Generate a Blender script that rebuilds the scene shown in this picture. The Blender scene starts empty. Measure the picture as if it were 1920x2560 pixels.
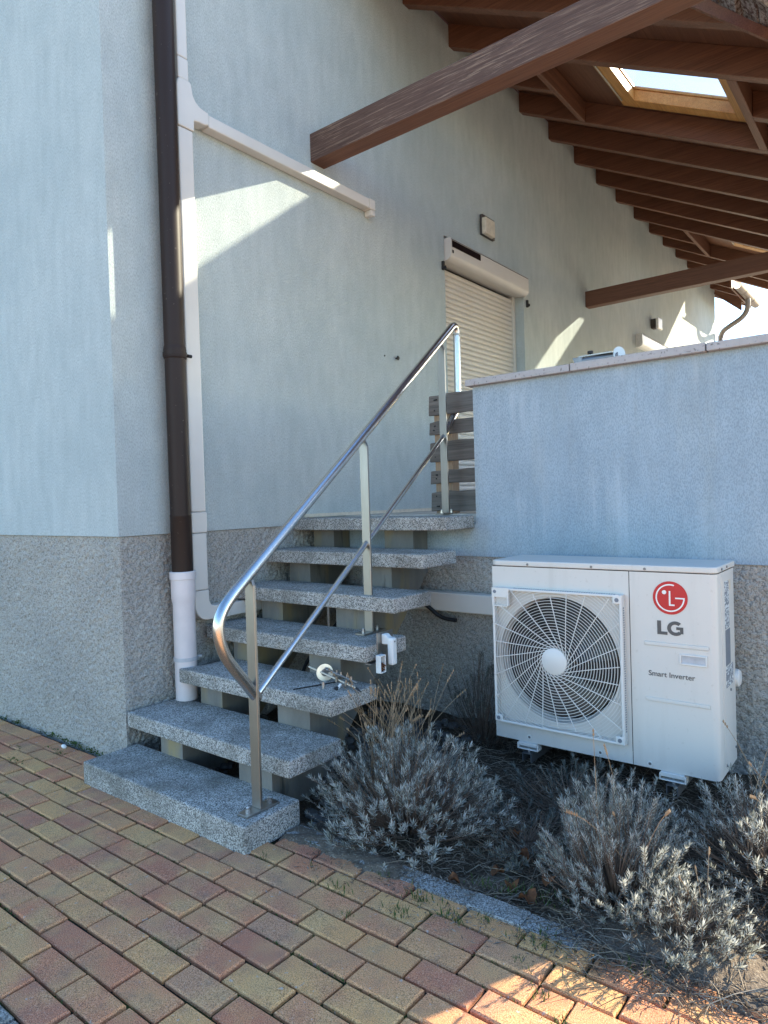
import bpy, bmesh, math, random
from mathutils import Vector, Matrix, Quaternion
RND = random.Random(7)
rad = math.radians
S = bpy.context.scene
COL = S.collection

# ------------------------------------------------------------------ camera, sky, sun, exposure
cd = bpy.data.cameras.new('camera'); cam = bpy.data.objects.new('camera', cd); COL.objects.link(cam)
right = Vector((0.785825, 0.617706, -0.030295)); up = Vector((0.013349, 0.032034, 0.999398)); fwd = Vector((-0.618304, 0.785756, -0.016928))
m = Matrix((right, up, -fwd)).transposed().to_4x4(); m.translation = Vector((3.029, -1.785, 1.24))
cam.matrix_world = m
cd.sensor_fit = 'HORIZONTAL'; cd.sensor_width = 36.0; cd.lens = 1707.85 / 1920 * 36.0
cd.clip_start = 0.05; cd.clip_end = 2000
S.camera = cam
SUN = Vector((0.474, 1.0, 0.515)).normalized()
w = bpy.data.worlds.new('World'); S.world = w; w.use_nodes = True
nt = w.node_tree; bg = nt.nodes['Background']
sky = nt.nodes.new('ShaderNodeTexSky'); sky.sky_type = 'NISHITA'; sky.sun_disc = False
sky.sun_elevation = math.asin(SUN.z); sky.sun_rotation = math.atan2(SUN.x, SUN.y)
sky.altitude = 200; sky.air_density = 1.0; sky.dust_density = 0.5; sky.ozone_density = 1.6
hs_ = nt.nodes.new('ShaderNodeHueSaturation'); hs_.inputs['Saturation'].default_value = 1.15
nt.links.new(sky.outputs[0], hs_.inputs['Color']); nt.links.new(hs_.outputs[0], bg.inputs[0]); bg.inputs[1].default_value = 0.15
sl = bpy.data.lights.new('sun', 'SUN'); sl.energy = 5.0; sl.angle = rad(0.55); sl.color = (1.0, 0.87, 0.64)
so = bpy.data.objects.new('sun', sl); COL.objects.link(so)
so.rotation_euler = SUN.to_track_quat('Z', 'Y').to_euler()
S.view_settings.view_transform = 'Standard'; S.view_settings.look = 'None'
S.view_settings.exposure = 1.85; S.view_settings.gamma = 1.0; S.view_settings.use_curve_mapping = False

# ------------------------------------------------------------------ material helpers
class NT:
    def __init__(s, name):
        s.m = bpy.data.materials.new(name); s.m.use_nodes = True; s.t = s.m.node_tree
        s.b = s.t.nodes['Principled BSDF']; s.pos = s.n('ShaderNodeNewGeometry').outputs['Position']
    def n(s, t, **kw):
        x = s.t.nodes.new(t)
        for k, v in kw.items(): setattr(x, k, v)
        return x
    def lk(s, a, b): s.t.links.new(a, b)
    def vec(s, sc):
        v = s.n('ShaderNodeVectorMath', operation='MULTIPLY'); s.lk(s.pos, v.inputs[0]); v.inputs[1].default_value = sc; return v.outputs[0]
    def noise(s, scale, detail=4, rough=.55, st=(1, 1, 1), dist=0):
        x = s.n('ShaderNodeTexNoise'); s.lk(s.vec(st), x.inputs['Vector']); x.inputs['Scale'].default_value = scale
        x.inputs['Detail'].default_value = detail; x.inputs['Roughness'].default_value = rough; x.inputs['Distortion'].default_value = dist
        return x.outputs['Fac']
    def vor(s, scale, st=(1, 1, 1), out='Distance'):
        x = s.n('ShaderNodeTexVoronoi'); s.lk(s.vec(st), x.inputs['Vector']); x.inputs['Scale'].default_value = scale; return x.outputs[out]
    def ramp(s, f, stops):
        r = s.n('ShaderNodeValToRGB'); s.lk(f, r.inputs[0]); e = r.color_ramp.elements
        while len(e) < len(stops): e.new(.5)
        for i, (p, c) in enumerate(stops):
            e[i].position = p; e[i].color = (c, c, c, 1) if isinstance(c, (int, float)) else (*c, 1)
        return r.outputs[0]
    def mix(s, f, a, b, mode='MIX'):
        x = s.n('ShaderNodeMix', data_type='RGBA', blend_type=mode)
        for v, i in ((f, 0), (a, 6), (b, 7)):
            if isinstance(v, (int, float)): x.inputs[i].default_value = v if i == 0 else (v, v, v, 1)
            elif isinstance(v, tuple): x.inputs[i].default_value = (*v, 1)
            else: s.lk(v, x.inputs[i])
        return x.outputs[2]
    def math(s, op, a, b=0.):
        x = s.n('ShaderNodeMath', operation=op)
        for i, v in enumerate((a, b)):
            if isinstance(v, (int, float)): x.inputs[i].default_value = v
            else: s.lk(v, x.inputs[i])
        return x.outputs[0]
    def bump(s, h, strength=.5, dist=.01):
        b = s.n('ShaderNodeBump'); s.lk(h, b.inputs['Height']); b.inputs['Strength'].default_value = strength; b.inputs['Distance'].default_value = dist
        s.lk(b.outputs[0], s.b.inputs['Normal'])
    def done(s, col, rough=.8, metal=0., spec=.5):
        if isinstance(col, tuple): s.b.inputs['Base Color'].default_value = (*col, 1)
        else: s.lk(col, s.b.inputs['Base Color'])
        if isinstance(rough, (int, float)): s.b.inputs['Roughness'].default_value = rough
        else: s.lk(rough, s.b.inputs['Roughness'])
        s.b.inputs['Metallic'].default_value = metal; s.b.inputs['Specular IOR Level'].default_value = spec
        return s.m
M = {}
def plain(name, col, rough=.6, metal=0., var=.12, scale=30, bump=0., bscale=300, spec=.5):
    t = NT(name); n = t.noise(scale, 5)
    c = t.mix(t.ramp(n, [(.3, 0.), (.7, 1.)]), tuple(x * (1 - var) for x in col), tuple(min(1, x * (1 + var)) for x in col))
    if bump: t.bump(t.noise(bscale, 3), bump, .002)
    M[name] = t.done(c, rough, metal, spec); return M[name]

def stucco(name, ca, cb, streak):
    t = NT(name)
    big = t.noise(.9, 5, .6); mid = t.noise(14, 5, .6, (1, 1, .35)); fine = t.noise(230, 3, .6, (1, 1, .38))
    c = t.mix(t.ramp(big, [(.35, 0.), (.65, 1.)]), ca, cb)
    c = t.mix(t.ramp(mid, [(.38, .0), (.72, .42)]), c, tuple(x * .74 for x in ca))
    c = t.mix(t.ramp(fine, [(.40, .55), (.55, 0.)]), c, tuple(x * .6 for x in ca))
    sv = t.noise(4.5, 5, .6, (1, 1, .16)); c = t.mix(t.ramp(sv, [(.48, 0.), (.75, .2)]), c, tuple(min(1, x * 1.15) for x in cb))
    if streak:
        st = t.noise(9, 4, .6, (1, 1, .06)); blot = t.noise(2.2, 3, .5)
        f = t.math('MULTIPLY', t.ramp(st, [(.5, 0.), (.7, .5)]), t.ramp(blot, [(.42, 0.), (.62, 1.)]))
        c = t.mix(f, c, (.62, .67, .70))
        st2 = t.noise(5, 5, .65, (1, 1, .12))
        c = t.mix(t.ramp(st2, [(.52, 0.), (.75, .35)]), c, (.36, .36, .30))
    h = t.math('ADD', t.math('MULTIPLY', t.noise(240, 4, .65, (1, 1, .5)), 1.), t.math('MULTIPLY', t.noise(90, 2, .5), .5))
    t.bump(h, .75, .006)
    M[name] = t.done(c, .92, 0, .2)
stucco('stucco', (.455, .515, .515), (.56, .605, .59), False)
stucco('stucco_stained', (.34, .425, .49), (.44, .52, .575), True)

def roughcast(name, ca, cb):
    t = NT(name)
    v = t.vor(125, (1, 1, 1)); n = t.noise(150, 4, .65); big = t.noise(1.6, 5, .6)
    h = t.math('ADD', t.math('MULTIPLY', v, -.7), n)
    c = t.mix(t.ramp(big, [(.35, 0.), (.65, 1.)]), ca, cb)
    c = t.mix(t.ramp(h, [(.0, .6), (.1, 0.)]), c, tuple(x * .4 for x in ca))
    c = t.mix(t.ramp(t.noise(60, 3), [(.55, 0.), (.7, .4)]), c, (.62, .6, .54))
    gr = t.noise(3.3, 5, .7)
    c = t.mix(t.ramp(gr, [(.56, 0.), (.74, .4)]), c, (.2, .19, .165))
    t.bump(h, .8, .006)
    M[name] = t.done(c, .95, 0, .15)
roughcast('roughcast', (.36, .35, .325), (.46, .44, .395))

def washed(name, base, dark, light, sc=190):
    t = NT(name)
    v = t.n('ShaderNodeTexVoronoi'); t.lk(t.vec((1, 1, 1)), v.inputs['Vector']); v.inputs['Scale'].default_value = sc
    sep = t.n('ShaderNodeSeparateColor'); t.lk(v.outputs['Color'], sep.inputs[0])
    c = t.ramp(sep.outputs[0], [(.0, dark), (.24, tuple((a + b) / 2 for a, b in zip(dark, base))), (.42, base), (.72, light), (1., tuple(min(1, x * 1.15) for x in light))])
    c = t.mix(t.ramp(v.outputs['Distance'], [(.35, 0.), (.75, .5)]), c, tuple(x * .5 for x in base))
    g = t.noise(4.5, 6, .7); c = t.mix(t.ramp(g, [(.45, 0.), (.68, .75)]), c, (.13, .125, .105))
    g2 = t.noise(11, 4, .6); c = t.mix(t.ramp(g2, [(.6, 0.), (.75, .3)]), c, (.3, .22, .12))
    # dirt patches follow random noise, the same on every face
    t.bump(t.math('MULTIPLY', v.outputs['Distance'], -1.), .55, .006)
    M[name] = t.done(c, .85, 0, .25)
washed('washed_concrete', (.36, .35, .325), (.06, .058, .055), (.60, .585, .545), 250)
washed('granite_kerb', (.30, .30, .29), (.07, .07, .07), (.50, .50, .48), 260)

t = NT('paver')
oi = t.n('ShaderNodeObjectInfo').outputs['Random']
PAVE = [(0., (.34, .135, .085)), (.12, (.37, .16, .10)), (.26, (.40, .215, .125)), (.42, (.40, .235, .135)), (.56, (.45, .285, .135)), (.7, (.47, .315, .14)), (.82, (.31, .19, .14)), (.92, (.31, .115, .085)), (1., (.36, .20, .125))]
def paver_mat(t, f):
    c = t.ramp(f, [(p, tuple(min(1, x * k) for x, k in zip(q, (1.75, 1.34, 1.02)))) for p, q in PAVE])
    c = t.mix(.25, c, (.64, .35, .18))
    g = t.noise(7, 3, .5); c = t.mix(t.ramp(g, [(.42, 0.), (.68, .75)]), c, (.70, .41, .17))
    r = t.noise(5.3, 3, .5, (1, 1.3, 1)); c = t.mix(t.ramp(r, [(.5, 0.), (.72, .5)]), c, (.47, .19, .115))
    s = t.noise(420, 2, .6); c = t.mix(t.ramp(s, [(.40, .75), (.48, 0.), (.58, 0.), (.66, .5)]), c, t.mix(t.ramp(s, [(.45, 0.), (.55, 1.)]), (.08, .055, .045), (.70, .60, .46)))
    d = t.noise(16, 5, .7); c = t.mix(t.ramp(d, [(.52, 0.), (.76, .45)]), c, (.16, .135, .115)); lc = t.noise(38, 4, .6); c = t.mix(t.ramp(lc, [(.66, 0.), (.7, .6)]), c, (.46, .46, .44))
    t.bump(t.noise(420, 3, .6), .5, .003)
    return t.done(c, .9, 0, .25)
M['paver'] = paver_mat(t, oi)
t = NT('paver_field'); M['paver_field'] = paver_mat(t, [n for n in t.t.nodes if n.type == 'NEW_GEOMETRY'][0].outputs['Random Per Island'])
t = NT('joint_sand'); c = t.mix(t.ramp(t.noise(7, 4, .6), [(.45, 0.), (.6, 1.)]), (.03, .026, .02), (.05, .07, .018)); t.bump(t.noise(200, 4), .8, .004); M['joint_sand'] = t.done(c, .97, 0, .1)
t = NT('soil'); c = t.mix(t.noise(30, 6, .7), (.05, .037, .026), (.16, .125, .09)); c = t.mix(t.ramp(t.noise(90, 3), [(.55, 0.), (.66, .7)]), c, (.30, .25, .19)); t.bump(t.noise(120, 5, .7), 1., .02); M['soil'] = t.done(c, .97, 0, .1)
t = NT('dry_soil'); c = t.mix(t.noise(45, 6, .7), (.11, .085, .065), (.27, .22, .17)); c = t.mix(t.ramp(t.noise(110, 3), [(.55, 0.), (.66, .7)]), c, (.42, .36, .28)); t.bump(t.noise(150, 5, .7), .9, .01); M['dry_soil'] = t.done(c, .97, 0, .1)
t = NT('ground'); c = t.mix(t.noise(.6, 6, .7), (.36, .32, .26), (.46, .41, .34)); M['ground'] = t.done(c, .97, 0, .1)

def wood(name, ca, cb, axis, worn=0., scale=26, rough=.6):
    t = NT(name); st = [1., 1., 1.]; st[axis] = .03
    if axis == 3: st = (1, 1, 1)
    g = t.noise(scale, 6, .65, tuple(st), .6); f = t.noise(scale * 7, 3, .6, tuple(st))
    c = t.mix(t.ramp(g, [(.3, 0.), (.7, 1.)]), ca, cb)
    c = t.mix(t.ramp(f, [(.35, .45), (.55, 0.)]), c, tuple(x * .45 for x in ca))
    ob = t.n('ShaderNodeObjectInfo').outputs['Random']; c = t.mix(t.ramp(ob, [(0., .4), (1., 0.)]), c, tuple(x * .7 for x in ca))
    kn = t.vor(2.6, tuple(3 * x if x < .5 else x for x in st)); c = t.mix(t.ramp(kn, [(.03, .75), (.09, 0.)]), c, tuple(x * .3 for x in ca))
    if worn:
        k = t.noise(scale * 2.2, 5, .7, tuple(st), .4); z = t.noise(3., 3, .6)
        fac = t.math('MULTIPLY', t.ramp(k, [(.53, 0.), (.6, worn)]), t.ramp(z, [(.3, .35), (.6, 1.)]))
        c = t.mix(fac, c, (.33, .235, .17))
    t.bump(t.math('ADD', g, t.math('MULTIPLY', f, .4)), .45 if not worn else .9, .005)
    M[name] = t.done(c, rough, 0, .3)
wood('stained_rafter', (.125, .056, .034), (.215, .098, .058), 0, 0, 22, .55)
wood('stained_cross', (.145, .066, .04), (.235, .108, .064), 1, 0, 22, .55)
wood('weathered_beam', (.085, .05, .04), (.15, .09, .07), 0, .55, 62, .75)
wood('pine_frame', (.52, .25, .075), (.64, .35, .12), 1, 0, 20, .4)
wood('grey_board', (.13, .115, .10), (.23, .205, .18), 0, 0, 24, .85)
wood('raw_batten', (.40, .28, .18), (.50, .37, .25), 2, 0, 24, .8)
plain('steel', (.60, .59, .57), .27, 1., .06, 60)
t = NT('brushed_steel'); c = t.mix(t.noise(25, 4, .6, (1, 1, .3)), (.30, .285, .255), (.40, .385, .36)); t.bump(t.noise(900, 2, .5, (1, 1, .03)), .15, .001); M['brushed_steel'] = t.done(c, .42, 1.)
plain('bolt_steel', (.66, .65, .62), .3, 1.)
t = NT('brown_pipe'); c = t.mix(t.noise(8, 5, .6, (1, 1, .15)), (.018, .011, .009), (.036, .022, .017)); c = t.mix(t.ramp(t.noise(50, 3), [(.68, 0.), (.74, .5)]), c, (.16, .13, .11)); M['brown_pipe'] = t.done(c, .5, 0, .25)
plain('pale_pvc', (.68, .62, .61), .42, 0, .05, 12)
plain('grey_clamp', (.45, .46, .48), .5)
plain('black_rubber', (.012, .012, .013), .6)
plain('duct_plastic', (.63, .60, .55), .38, 0, .03, 6)
plain('white_plastic', (.66, .69, .69), .4, 0, .03, 10)
t = NT('ac_paint'); c = t.mix(t.noise(5, 4), (.59, .565, .52), (.615, .59, .545)); c = t.mix(t.ramp(t.noise(16, 5, .65, (1, 1, .08)), [(.52, 0.), (.72, .22)]), c, (.42, .39, .34)); c = t.mix(t.ramp(t.noise(60, 4), [(.62, 0.), (.74, .3)]), c, (.40, .36, .30)); M['ac_paint'] = t.done(c, .4)
plain('ac_grille', (.66, .645, .61), .4, 0, .02, 10)
plain('ac_dark', (.008, .008, .009), .55)
plain('fan_blade', (.02, .021, .024), .35)
plain('logo_red', (.50, .008, .014), .4, 0, .04)
plain('logo_white', (.80, .78, .74), .45, 0, .03)
plain('letter_grey', (.085, .082, .08), .5)
t = NT('sticker'); v = t.noise(55, 2, .5, (1, 1, 2.4)); M['sticker'] = t.done(t.mix(t.ramp(v, [(.46, 0.), (.5, .85)]), (.62, .65, .66), (.10, .12, .15)), .5)
plain('sticker_dark', (.16, .18, .21), .5)
t = NT('shutter_slat'); M['shutter_slat'] = t.done(t.mix(t.noise(6, 5, .6, (1, 1, .5)), (.56, .525, .475), (.64, .605, .55)), .5)
plain('shutter_box', (.62, .585, .53), .45, 0, .03, 5)
plain('dark_gap', (.01, .009, .008), .9)
plain('cream_lamp', (.60, .53, .42), .5); plain('lamp_base', (.06, .05, .045), .6); plain('lamp_and_sunlit_white', (.72, .72, .70), .4)
plain('coping', (.40, .375, .36), .9, 0, .2, 22, .5, 180)
t = NT('coping'); c = t.mix(t.noise(30, 5, .6), (.36, .335, .33), (.47, .445, .43)); c = t.mix(t.ramp(t.noise(70, 3), [(.6, 0.), (.68, .7)]), c, (.10, .10, .09)); t.bump(t.noise(160, 4), .5, .004); M['coping'] = t.done(c, .92, 0, .2)
t = NT('cast_concrete'); c = t.mix(t.noise(9, 6, .7, (1, 1, .35)), (.10, .098, .09), (.29, .28, .25)); c = t.mix(t.ramp(t.noise(5, 4, .6, (1, 1, .25)), [(.5, 0.), (.66, .8)]), c, (.32, .255, .13)); c = t.mix(t.ramp(t.noise(13, 5, .7, (1, 1, .15)), [(.6, 0.), (.72, .8)]), c, (.06, .058, .052)); t.bump(t.noise(140, 4), .4, .004); M['cast_concrete'] = t.done(c, .93, 0, .15)
plain('terrace_tile', (.50, .46, .40), .7)
plain('slate_metal', (.20, .20, .205), .4, .6)
plain('zinc_brown', (.19, .155, .13), .45, .3)
t = NT('lichen_tile'); c = t.mix(t.ramp(t.noise(38, 5, .7), [(.42, 0.), (.58, 1.)]), (.12, .075, .065), (.42, .39, .36)); t.bump(t.noise(70, 5, .7), 1., .012); M['lichen_tile'] = t.done(c, .95, 0, .1)
plain('clay_tile', (.20, .085, .055), .85, 0, .3, 12)
plain('stone_dark', (.10, .098, .095), .9, 0, .5, 25, .5, 100)
t = NT('lavender_leaf'); r = [n for n in t.t.nodes if n.type == 'NEW_GEOMETRY'][0].outputs['Random Per Island']
c = t.ramp(r, [(0., (.15, .16, .14)), (.5, (.36, .37, .34)), (1., (.58, .59, .55))]); c = t.mix(t.ramp(t.noise(9, 3), [(.5, 0.), (.7, .4)]), c, (.20, .225, .165)); M['lavender_leaf'] = t.done(c, .8, 0, .2)
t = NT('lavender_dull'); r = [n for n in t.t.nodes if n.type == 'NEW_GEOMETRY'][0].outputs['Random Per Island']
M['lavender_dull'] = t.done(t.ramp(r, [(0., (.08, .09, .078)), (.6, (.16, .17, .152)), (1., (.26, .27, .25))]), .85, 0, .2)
plain('woody_stem', (.135, .095, .07), .9, 0, .35, 40)
plain('straw_stem', (.30, .20, .115), .85, 0, .3, 30)
plain('dead_leaf', (.19, .075, .03), .8, 0, .5, 60)
t = NT('grass_blade'); r = [n for n in t.t.nodes if n.type == 'NEW_GEOMETRY'][0].outputs['Random Per Island']
M['grass_blade'] = t.done(t.ramp(r, [(0., (.045, .085, .02)), (.6, (.08, .14, .03)), (1., (.20, .19, .08))]), .7, 0, .3)
t = NT('litter'); r = [n for n in t.t.nodes if n.type == 'NEW_GEOMETRY'][0].outputs['Random Per Island']
M['litter'] = t.done(t.ramp(r, [(0., (.07, .05, .037)), (.5, (.20, .16, .125)), (1., (.42, .36, .28))]), .9, 0, .15)
t = NT('skylight_glass'); tr = t.n('ShaderNodeBsdfTransparent'); tr.inputs[0].default_value = (.86, .89, .91, 1); gl = t.n('ShaderNodeBsdfGlossy'); gl.inputs['Roughness'].default_value = .03
mx = t.n('ShaderNodeMixShader'); mx.inputs[0].default_value = .06; du_ = t.n('ShaderNodeBsdfTranslucent'); du_.inputs[0].default_value = (.85, .86, .86, 1); m2_ = t.n('ShaderNodeMixShader'); m2_.inputs[0].default_value = .06; t.lk(mx.outputs[0], m2_.inputs[1]); t.lk(du_.outputs[0], m2_.inputs[2]); t.lk(tr.outputs[0], mx.inputs[1]); t.lk(gl.outputs[0], mx.inputs[2])  # white translucent film added so the pane looks pale like overexposed sky
t.lk(m2_.outputs[0], t.t.nodes['Material Output'].inputs[0]); M['skylight_glass'] = t.m
t = NT('solar_cell'); M['solar_cell'] = t.done((.008, .006, .008), .25)

def translucent(name, fac, gain=1.25):
    m_ = M[name]; nt_ = m_.node_tree; pb = nt_.nodes['Principled BSDF']; out = nt_.nodes['Material Output']
    tb = nt_.nodes.new('ShaderNodeBsdfTranslucent'); mx_ = nt_.nodes.new('ShaderNodeMixShader'); mx_.inputs[0].default_value = fac
    src = pb.inputs['Base Color'].links[0].from_socket; nt_.links.new(src, tb.inputs['Color'])
    nt_.links.new(pb.outputs[0], mx_.inputs[1]); nt_.links.new(tb.outputs[0], mx_.inputs[2]); nt_.links.new(mx_.outputs[0], out.inputs[0])
for n_, f_ in (('lavender_leaf', .42), ('lavender_dull', .3), ('grass_blade', .45), ('dead_leaf', .35), ('litter', .25)): translucent(n_, f_)

# ------------------------------------------------------------------ mesh helpers
class MB:
    def __init__(s): s.v = []; s.f = []
    def add(s, vs, fs):
        o = len(s.v); s.v += [tuple(v) for v in vs]; s.f += [tuple(i + o for i in f) for f in fs]; return s
    def box(s, x0, x1, y0, y1, z0, z1, slope=0.):
        vs = [(x, y, z - slope * x) for x in (x0, x1) for y in (y0, y1) for z in (z0, z1)]
        return s.add(vs, [(0, 1, 3, 2), (4, 6, 7, 5), (0, 4, 5, 1), (2, 3, 7, 6), (0, 2, 6, 4), (1, 5, 7, 3)])
    def prism(s, pts, axis, a, b):
        """polygon pts in the two other axes (order x,y,z without axis), extruded a..b along axis"""
        n = len(pts)
        def mk(p, t):
            q = list(p); q.insert(axis, t); return tuple(q)
        vs = [mk(p, a) for p in pts] + [mk(p, b) for p in pts]
        return s.add(vs, [tuple(range(n))[::-1], tuple(range(n, 2 * n))] + [(i, (i + 1) % n, (i + 1) % n + n, i + n) for i in range(n)])
    def tube(s, path, r, n=10, cap=True, sq=False):
        P = [Vector(p) for p in path]; k = len(P); R = r if isinstance(r, (list, tuple)) else [r] * k
        tn = [(P[min(i + 1, k - 1)] - P[max(i - 1, 0)]).normalized() for i in range(k)]
        a = Vector((0, 0, 1)) if abs(tn[0].z) < .9 else Vector((1, 0, 0))
        u = tn[0].cross(a).normalized(); vs = []
        for i in range(k):
            if i: u = (u - tn[i] * u.dot(tn[i])).normalized()
            w_ = tn[i].cross(u)
            for j in range(n):
                th = 2 * math.pi * j / n + (math.pi / 4 if sq else 0); vs.append(P[i] + (u * math.cos(th) + w_ * math.sin(th)) * R[i])
        fs = [(i * n + j, i * n + (j + 1) % n, (i + 1) * n + (j + 1) % n, (i + 1) * n + j) for i in range(k - 1) for j in range(n)]
        if cap: fs += [tuple(range(n))[::-1], tuple(range((k - 1) * n, k * n))]
        return s.add(vs, fs)
    def cyl(s, a, b, r, n=16): return s.tube([a, b], r, n)
    def ring(s, c, ax, r0, r1, h, n=32):
        c = Vector(c); ax = Vector(ax).normalized(); q = Vector((0, 0, 1)).rotation_difference(ax)
        vs = []
        for rr, hh in ((r0, -h / 2), (r1, -h / 2), (r1, h / 2), (r0, h / 2)):
            for j in range(n):
                th = 2 * math.pi * j / n; vs.append(c + q @ Vector((rr * math.cos(th), rr * math.sin(th), hh)))
        return s.add(vs, [(k * n + j, k * n + (j + 1) % n, ((k + 1) % 4) * n + (j + 1) % n, ((k + 1) % 4) * n + j) for k in range(4) for j in range(n)])
    def leaf(s, p, d, l, wd, side):
        p = Vector(p); d = Vector(d); a = p + d * l * .5 + side * wd * .5; b = p + d * l * .5 - side * wd * .5
        return s.add([p, a, p + d * l, b], [(0, 1, 2, 3)])
    def mesh(s, name):
        me = bpy.data.meshes.new(name); me.from_pydata(s.v, [], s.f); me.validate(); return me
    def build(s, name, mat, parent=None, bevel=0., smooth=False, seg=2, recalc=True, kind=None):
        me = s.mesh(name)
        bm = bmesh.new(); bm.from_mesh(me)
        if recalc: bmesh.ops.recalc_face_normals(bm, faces=bm.faces)
        if bevel:
            es = [e for e in bm.edges if len(e.link_faces) == 2 and e.calc_face_angle(0) > .6]
            bmesh.ops.bevel(bm, geom=es, offset=bevel, segments=seg, affect='EDGES', profile=.5)
        bm.to_mesh(me); bm.free()
        if smooth is not False:
            for p in me.polygons: p.use_smooth = True
            try: me.set_sharp_from_angle(angle=rad(40 if smooth is True else smooth))
            except Exception: pass
        return link(name, me, mat, parent, kind)
def link(name, me, mat, parent=None, kind=None):
    if mat and not me.materials: me.materials.append(M[mat])
    o = bpy.data.objects.new(name, me); COL.objects.link(o)
    if parent: o.parent = parent; o.matrix_parent_inverse = Matrix.Translation(parent.location).inverted() if parent.type == 'EMPTY' else Matrix()
    if kind: o['kind'] = kind
    return o
def empty(name, loc, label, cat, group=None):
    o = bpy.data.objects.new(name, None); o.location = loc; o.empty_display_size = .1; COL.objects.link(o); return tag(o, label, cat, group)
def tag(o, label, cat, group=None, kind=None):
    o['label'] = label; o['category'] = cat
    if group: o['group'] = group
    if kind: o['kind'] = kind
    return o
def struct(o): o['kind'] = 'structure'; return o
def arc(cx, cy, r, a0, a1, n): return [(cx + r * math.cos(a0 + (a1 - a0) * i / n), cy + r * math.sin(a0 + (a1 - a0) * i / n)) for i in range(n + 1)]
SL = .516                                                   # roof slope

# ------------------------------------------------------------------ setting: ground, paving, soil, kerb
struct(MB().box(-150, 150, -150, 150, -.3, -.14).build('ground', 'ground'))
paving = struct(MB().box(-6, 6.5, -7, -.005, -.13, -.014).add(*[[], []]).build('paving', 'joint_sand'))
PW, PH = .196, .095
def paver_mesh(L, W, name):
    b = MB(); h, c = -.06, .0045; a, d = L / 2, W / 2
    vs = [(-a, -d, h), (a, -d, h), (a, d, h), (-a, d, h), (-a, -d, -c), (a, -d, -c), (a, d, -c), (-a, d, -c), (-a + c, -d + c, 0), (a - c, -d + c, 0), (a - c, d - c, 0), (-a + c, d - c, 0)]
    fs = [(i, (i + 1) % 4, (i + 1) % 4 + 4, i + 4) for i in range(4)] + [(i + 4, (i + 1) % 4 + 4, (i + 1) % 4 + 8, i + 8) for i in range(4)] + [(8, 9, 10, 11)]
    return vs, fs
pv, pf = paver_mesh(PW - .0095, PH - .0092, 'paver'); hv, hf = paver_mesh(PW / 2 - .009, PH - .0092, 'half')
me_full = MB().add(pv, pf).mesh('paver'); me_half = MB().add(hv, hf).mesh('half_paver')
me_full.materials.append(M['paver']); me_half.materials.append(M['paver'])
me_gf = MB().add(pv, pf).mesh('grey_paver'); me_gf.materials.append(M['granite_kerb'])
Rm = Matrix((right, up, fwd)); CP = Vector((3.029, -1.785, 1.24))
def px(p):
    c = Rm @ (Vector(p) - CP)
    return None if c.z < .05 else (960 + 1707.85 * c.x / c.z, 1280 - 1707.85 * c.y / c.z, c.z)
cand = []; rest = MB()
row = 0; y = -6.9
yrow0 = -.589 - PH * 66
y = yrow0
while y < .55:
    yc = y + PH / 2; off = (PW / 2 if row % 2 else 0) + RND.uniform(-.022, .022); x = -5.9 + off
    while x < 6.3:
        half = RND.random() < .035; L = PW / 2 if half else PW
        xc = x + L / 2; ok = True
        if yc > -.02 and xc < 2.32: ok = False
        if xc > 2.3 and yc > .12 + .1 * math.sin(xc * 9): ok = False
        if .06 < xc < 1.09 and yc > -.09: ok = False
        if ok: cand.append((xc, yc, half))
        x += L
    y += PH; row += 1
inview = []
for c in cand:
    p = px((c[0], c[1], 0)); 
    vis = p and -60 < p[0] < 1980 and -40 < p[1] < 2640
    inview.append((p[2] if vis else 1e9, c))
inview.sort(key=lambda q: q[0])
for i, (dpt, (xc, yc, half)) in enumerate(inview):
    grey = yc < -1.055 and xc < 1.75
    z = RND.uniform(-.003, .003); rz = RND.uniform(-.018, .018); tx, ty = RND.uniform(-.018, .018), RND.uniform(-.014, .014)
    mw = Matrix.Translation((xc + RND.uniform(-.0015, .0015), yc + RND.uniform(-.0015, .0015), z)) @ Matrix.Rotation(rz, 4, 'Z') @ Matrix.Rotation(tx, 4, 'X') @ Matrix.Rotation(ty, 4, 'Y')
    if i < 300 and dpt < 1e8:
        o = bpy.data.objects.new('paver', me_gf if grey else (me_half if half else me_full)); COL.objects.link(o); o.parent = paving; o.matrix_local = mw
    else:
        vs, fs = (hv, hf) if half else (pv, pf); rest.add([mw @ Vector(v) for v in vs], fs)
rest.build('paver_field', 'paver_field', paving, recalc=False, kind='stuff')
# bed under the paving right of the kerb
struct(MB().box(2.3, 6.5, -.004, .34, -.13, -.016).build('paving_edge_bed', 'joint_sand'))
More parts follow.
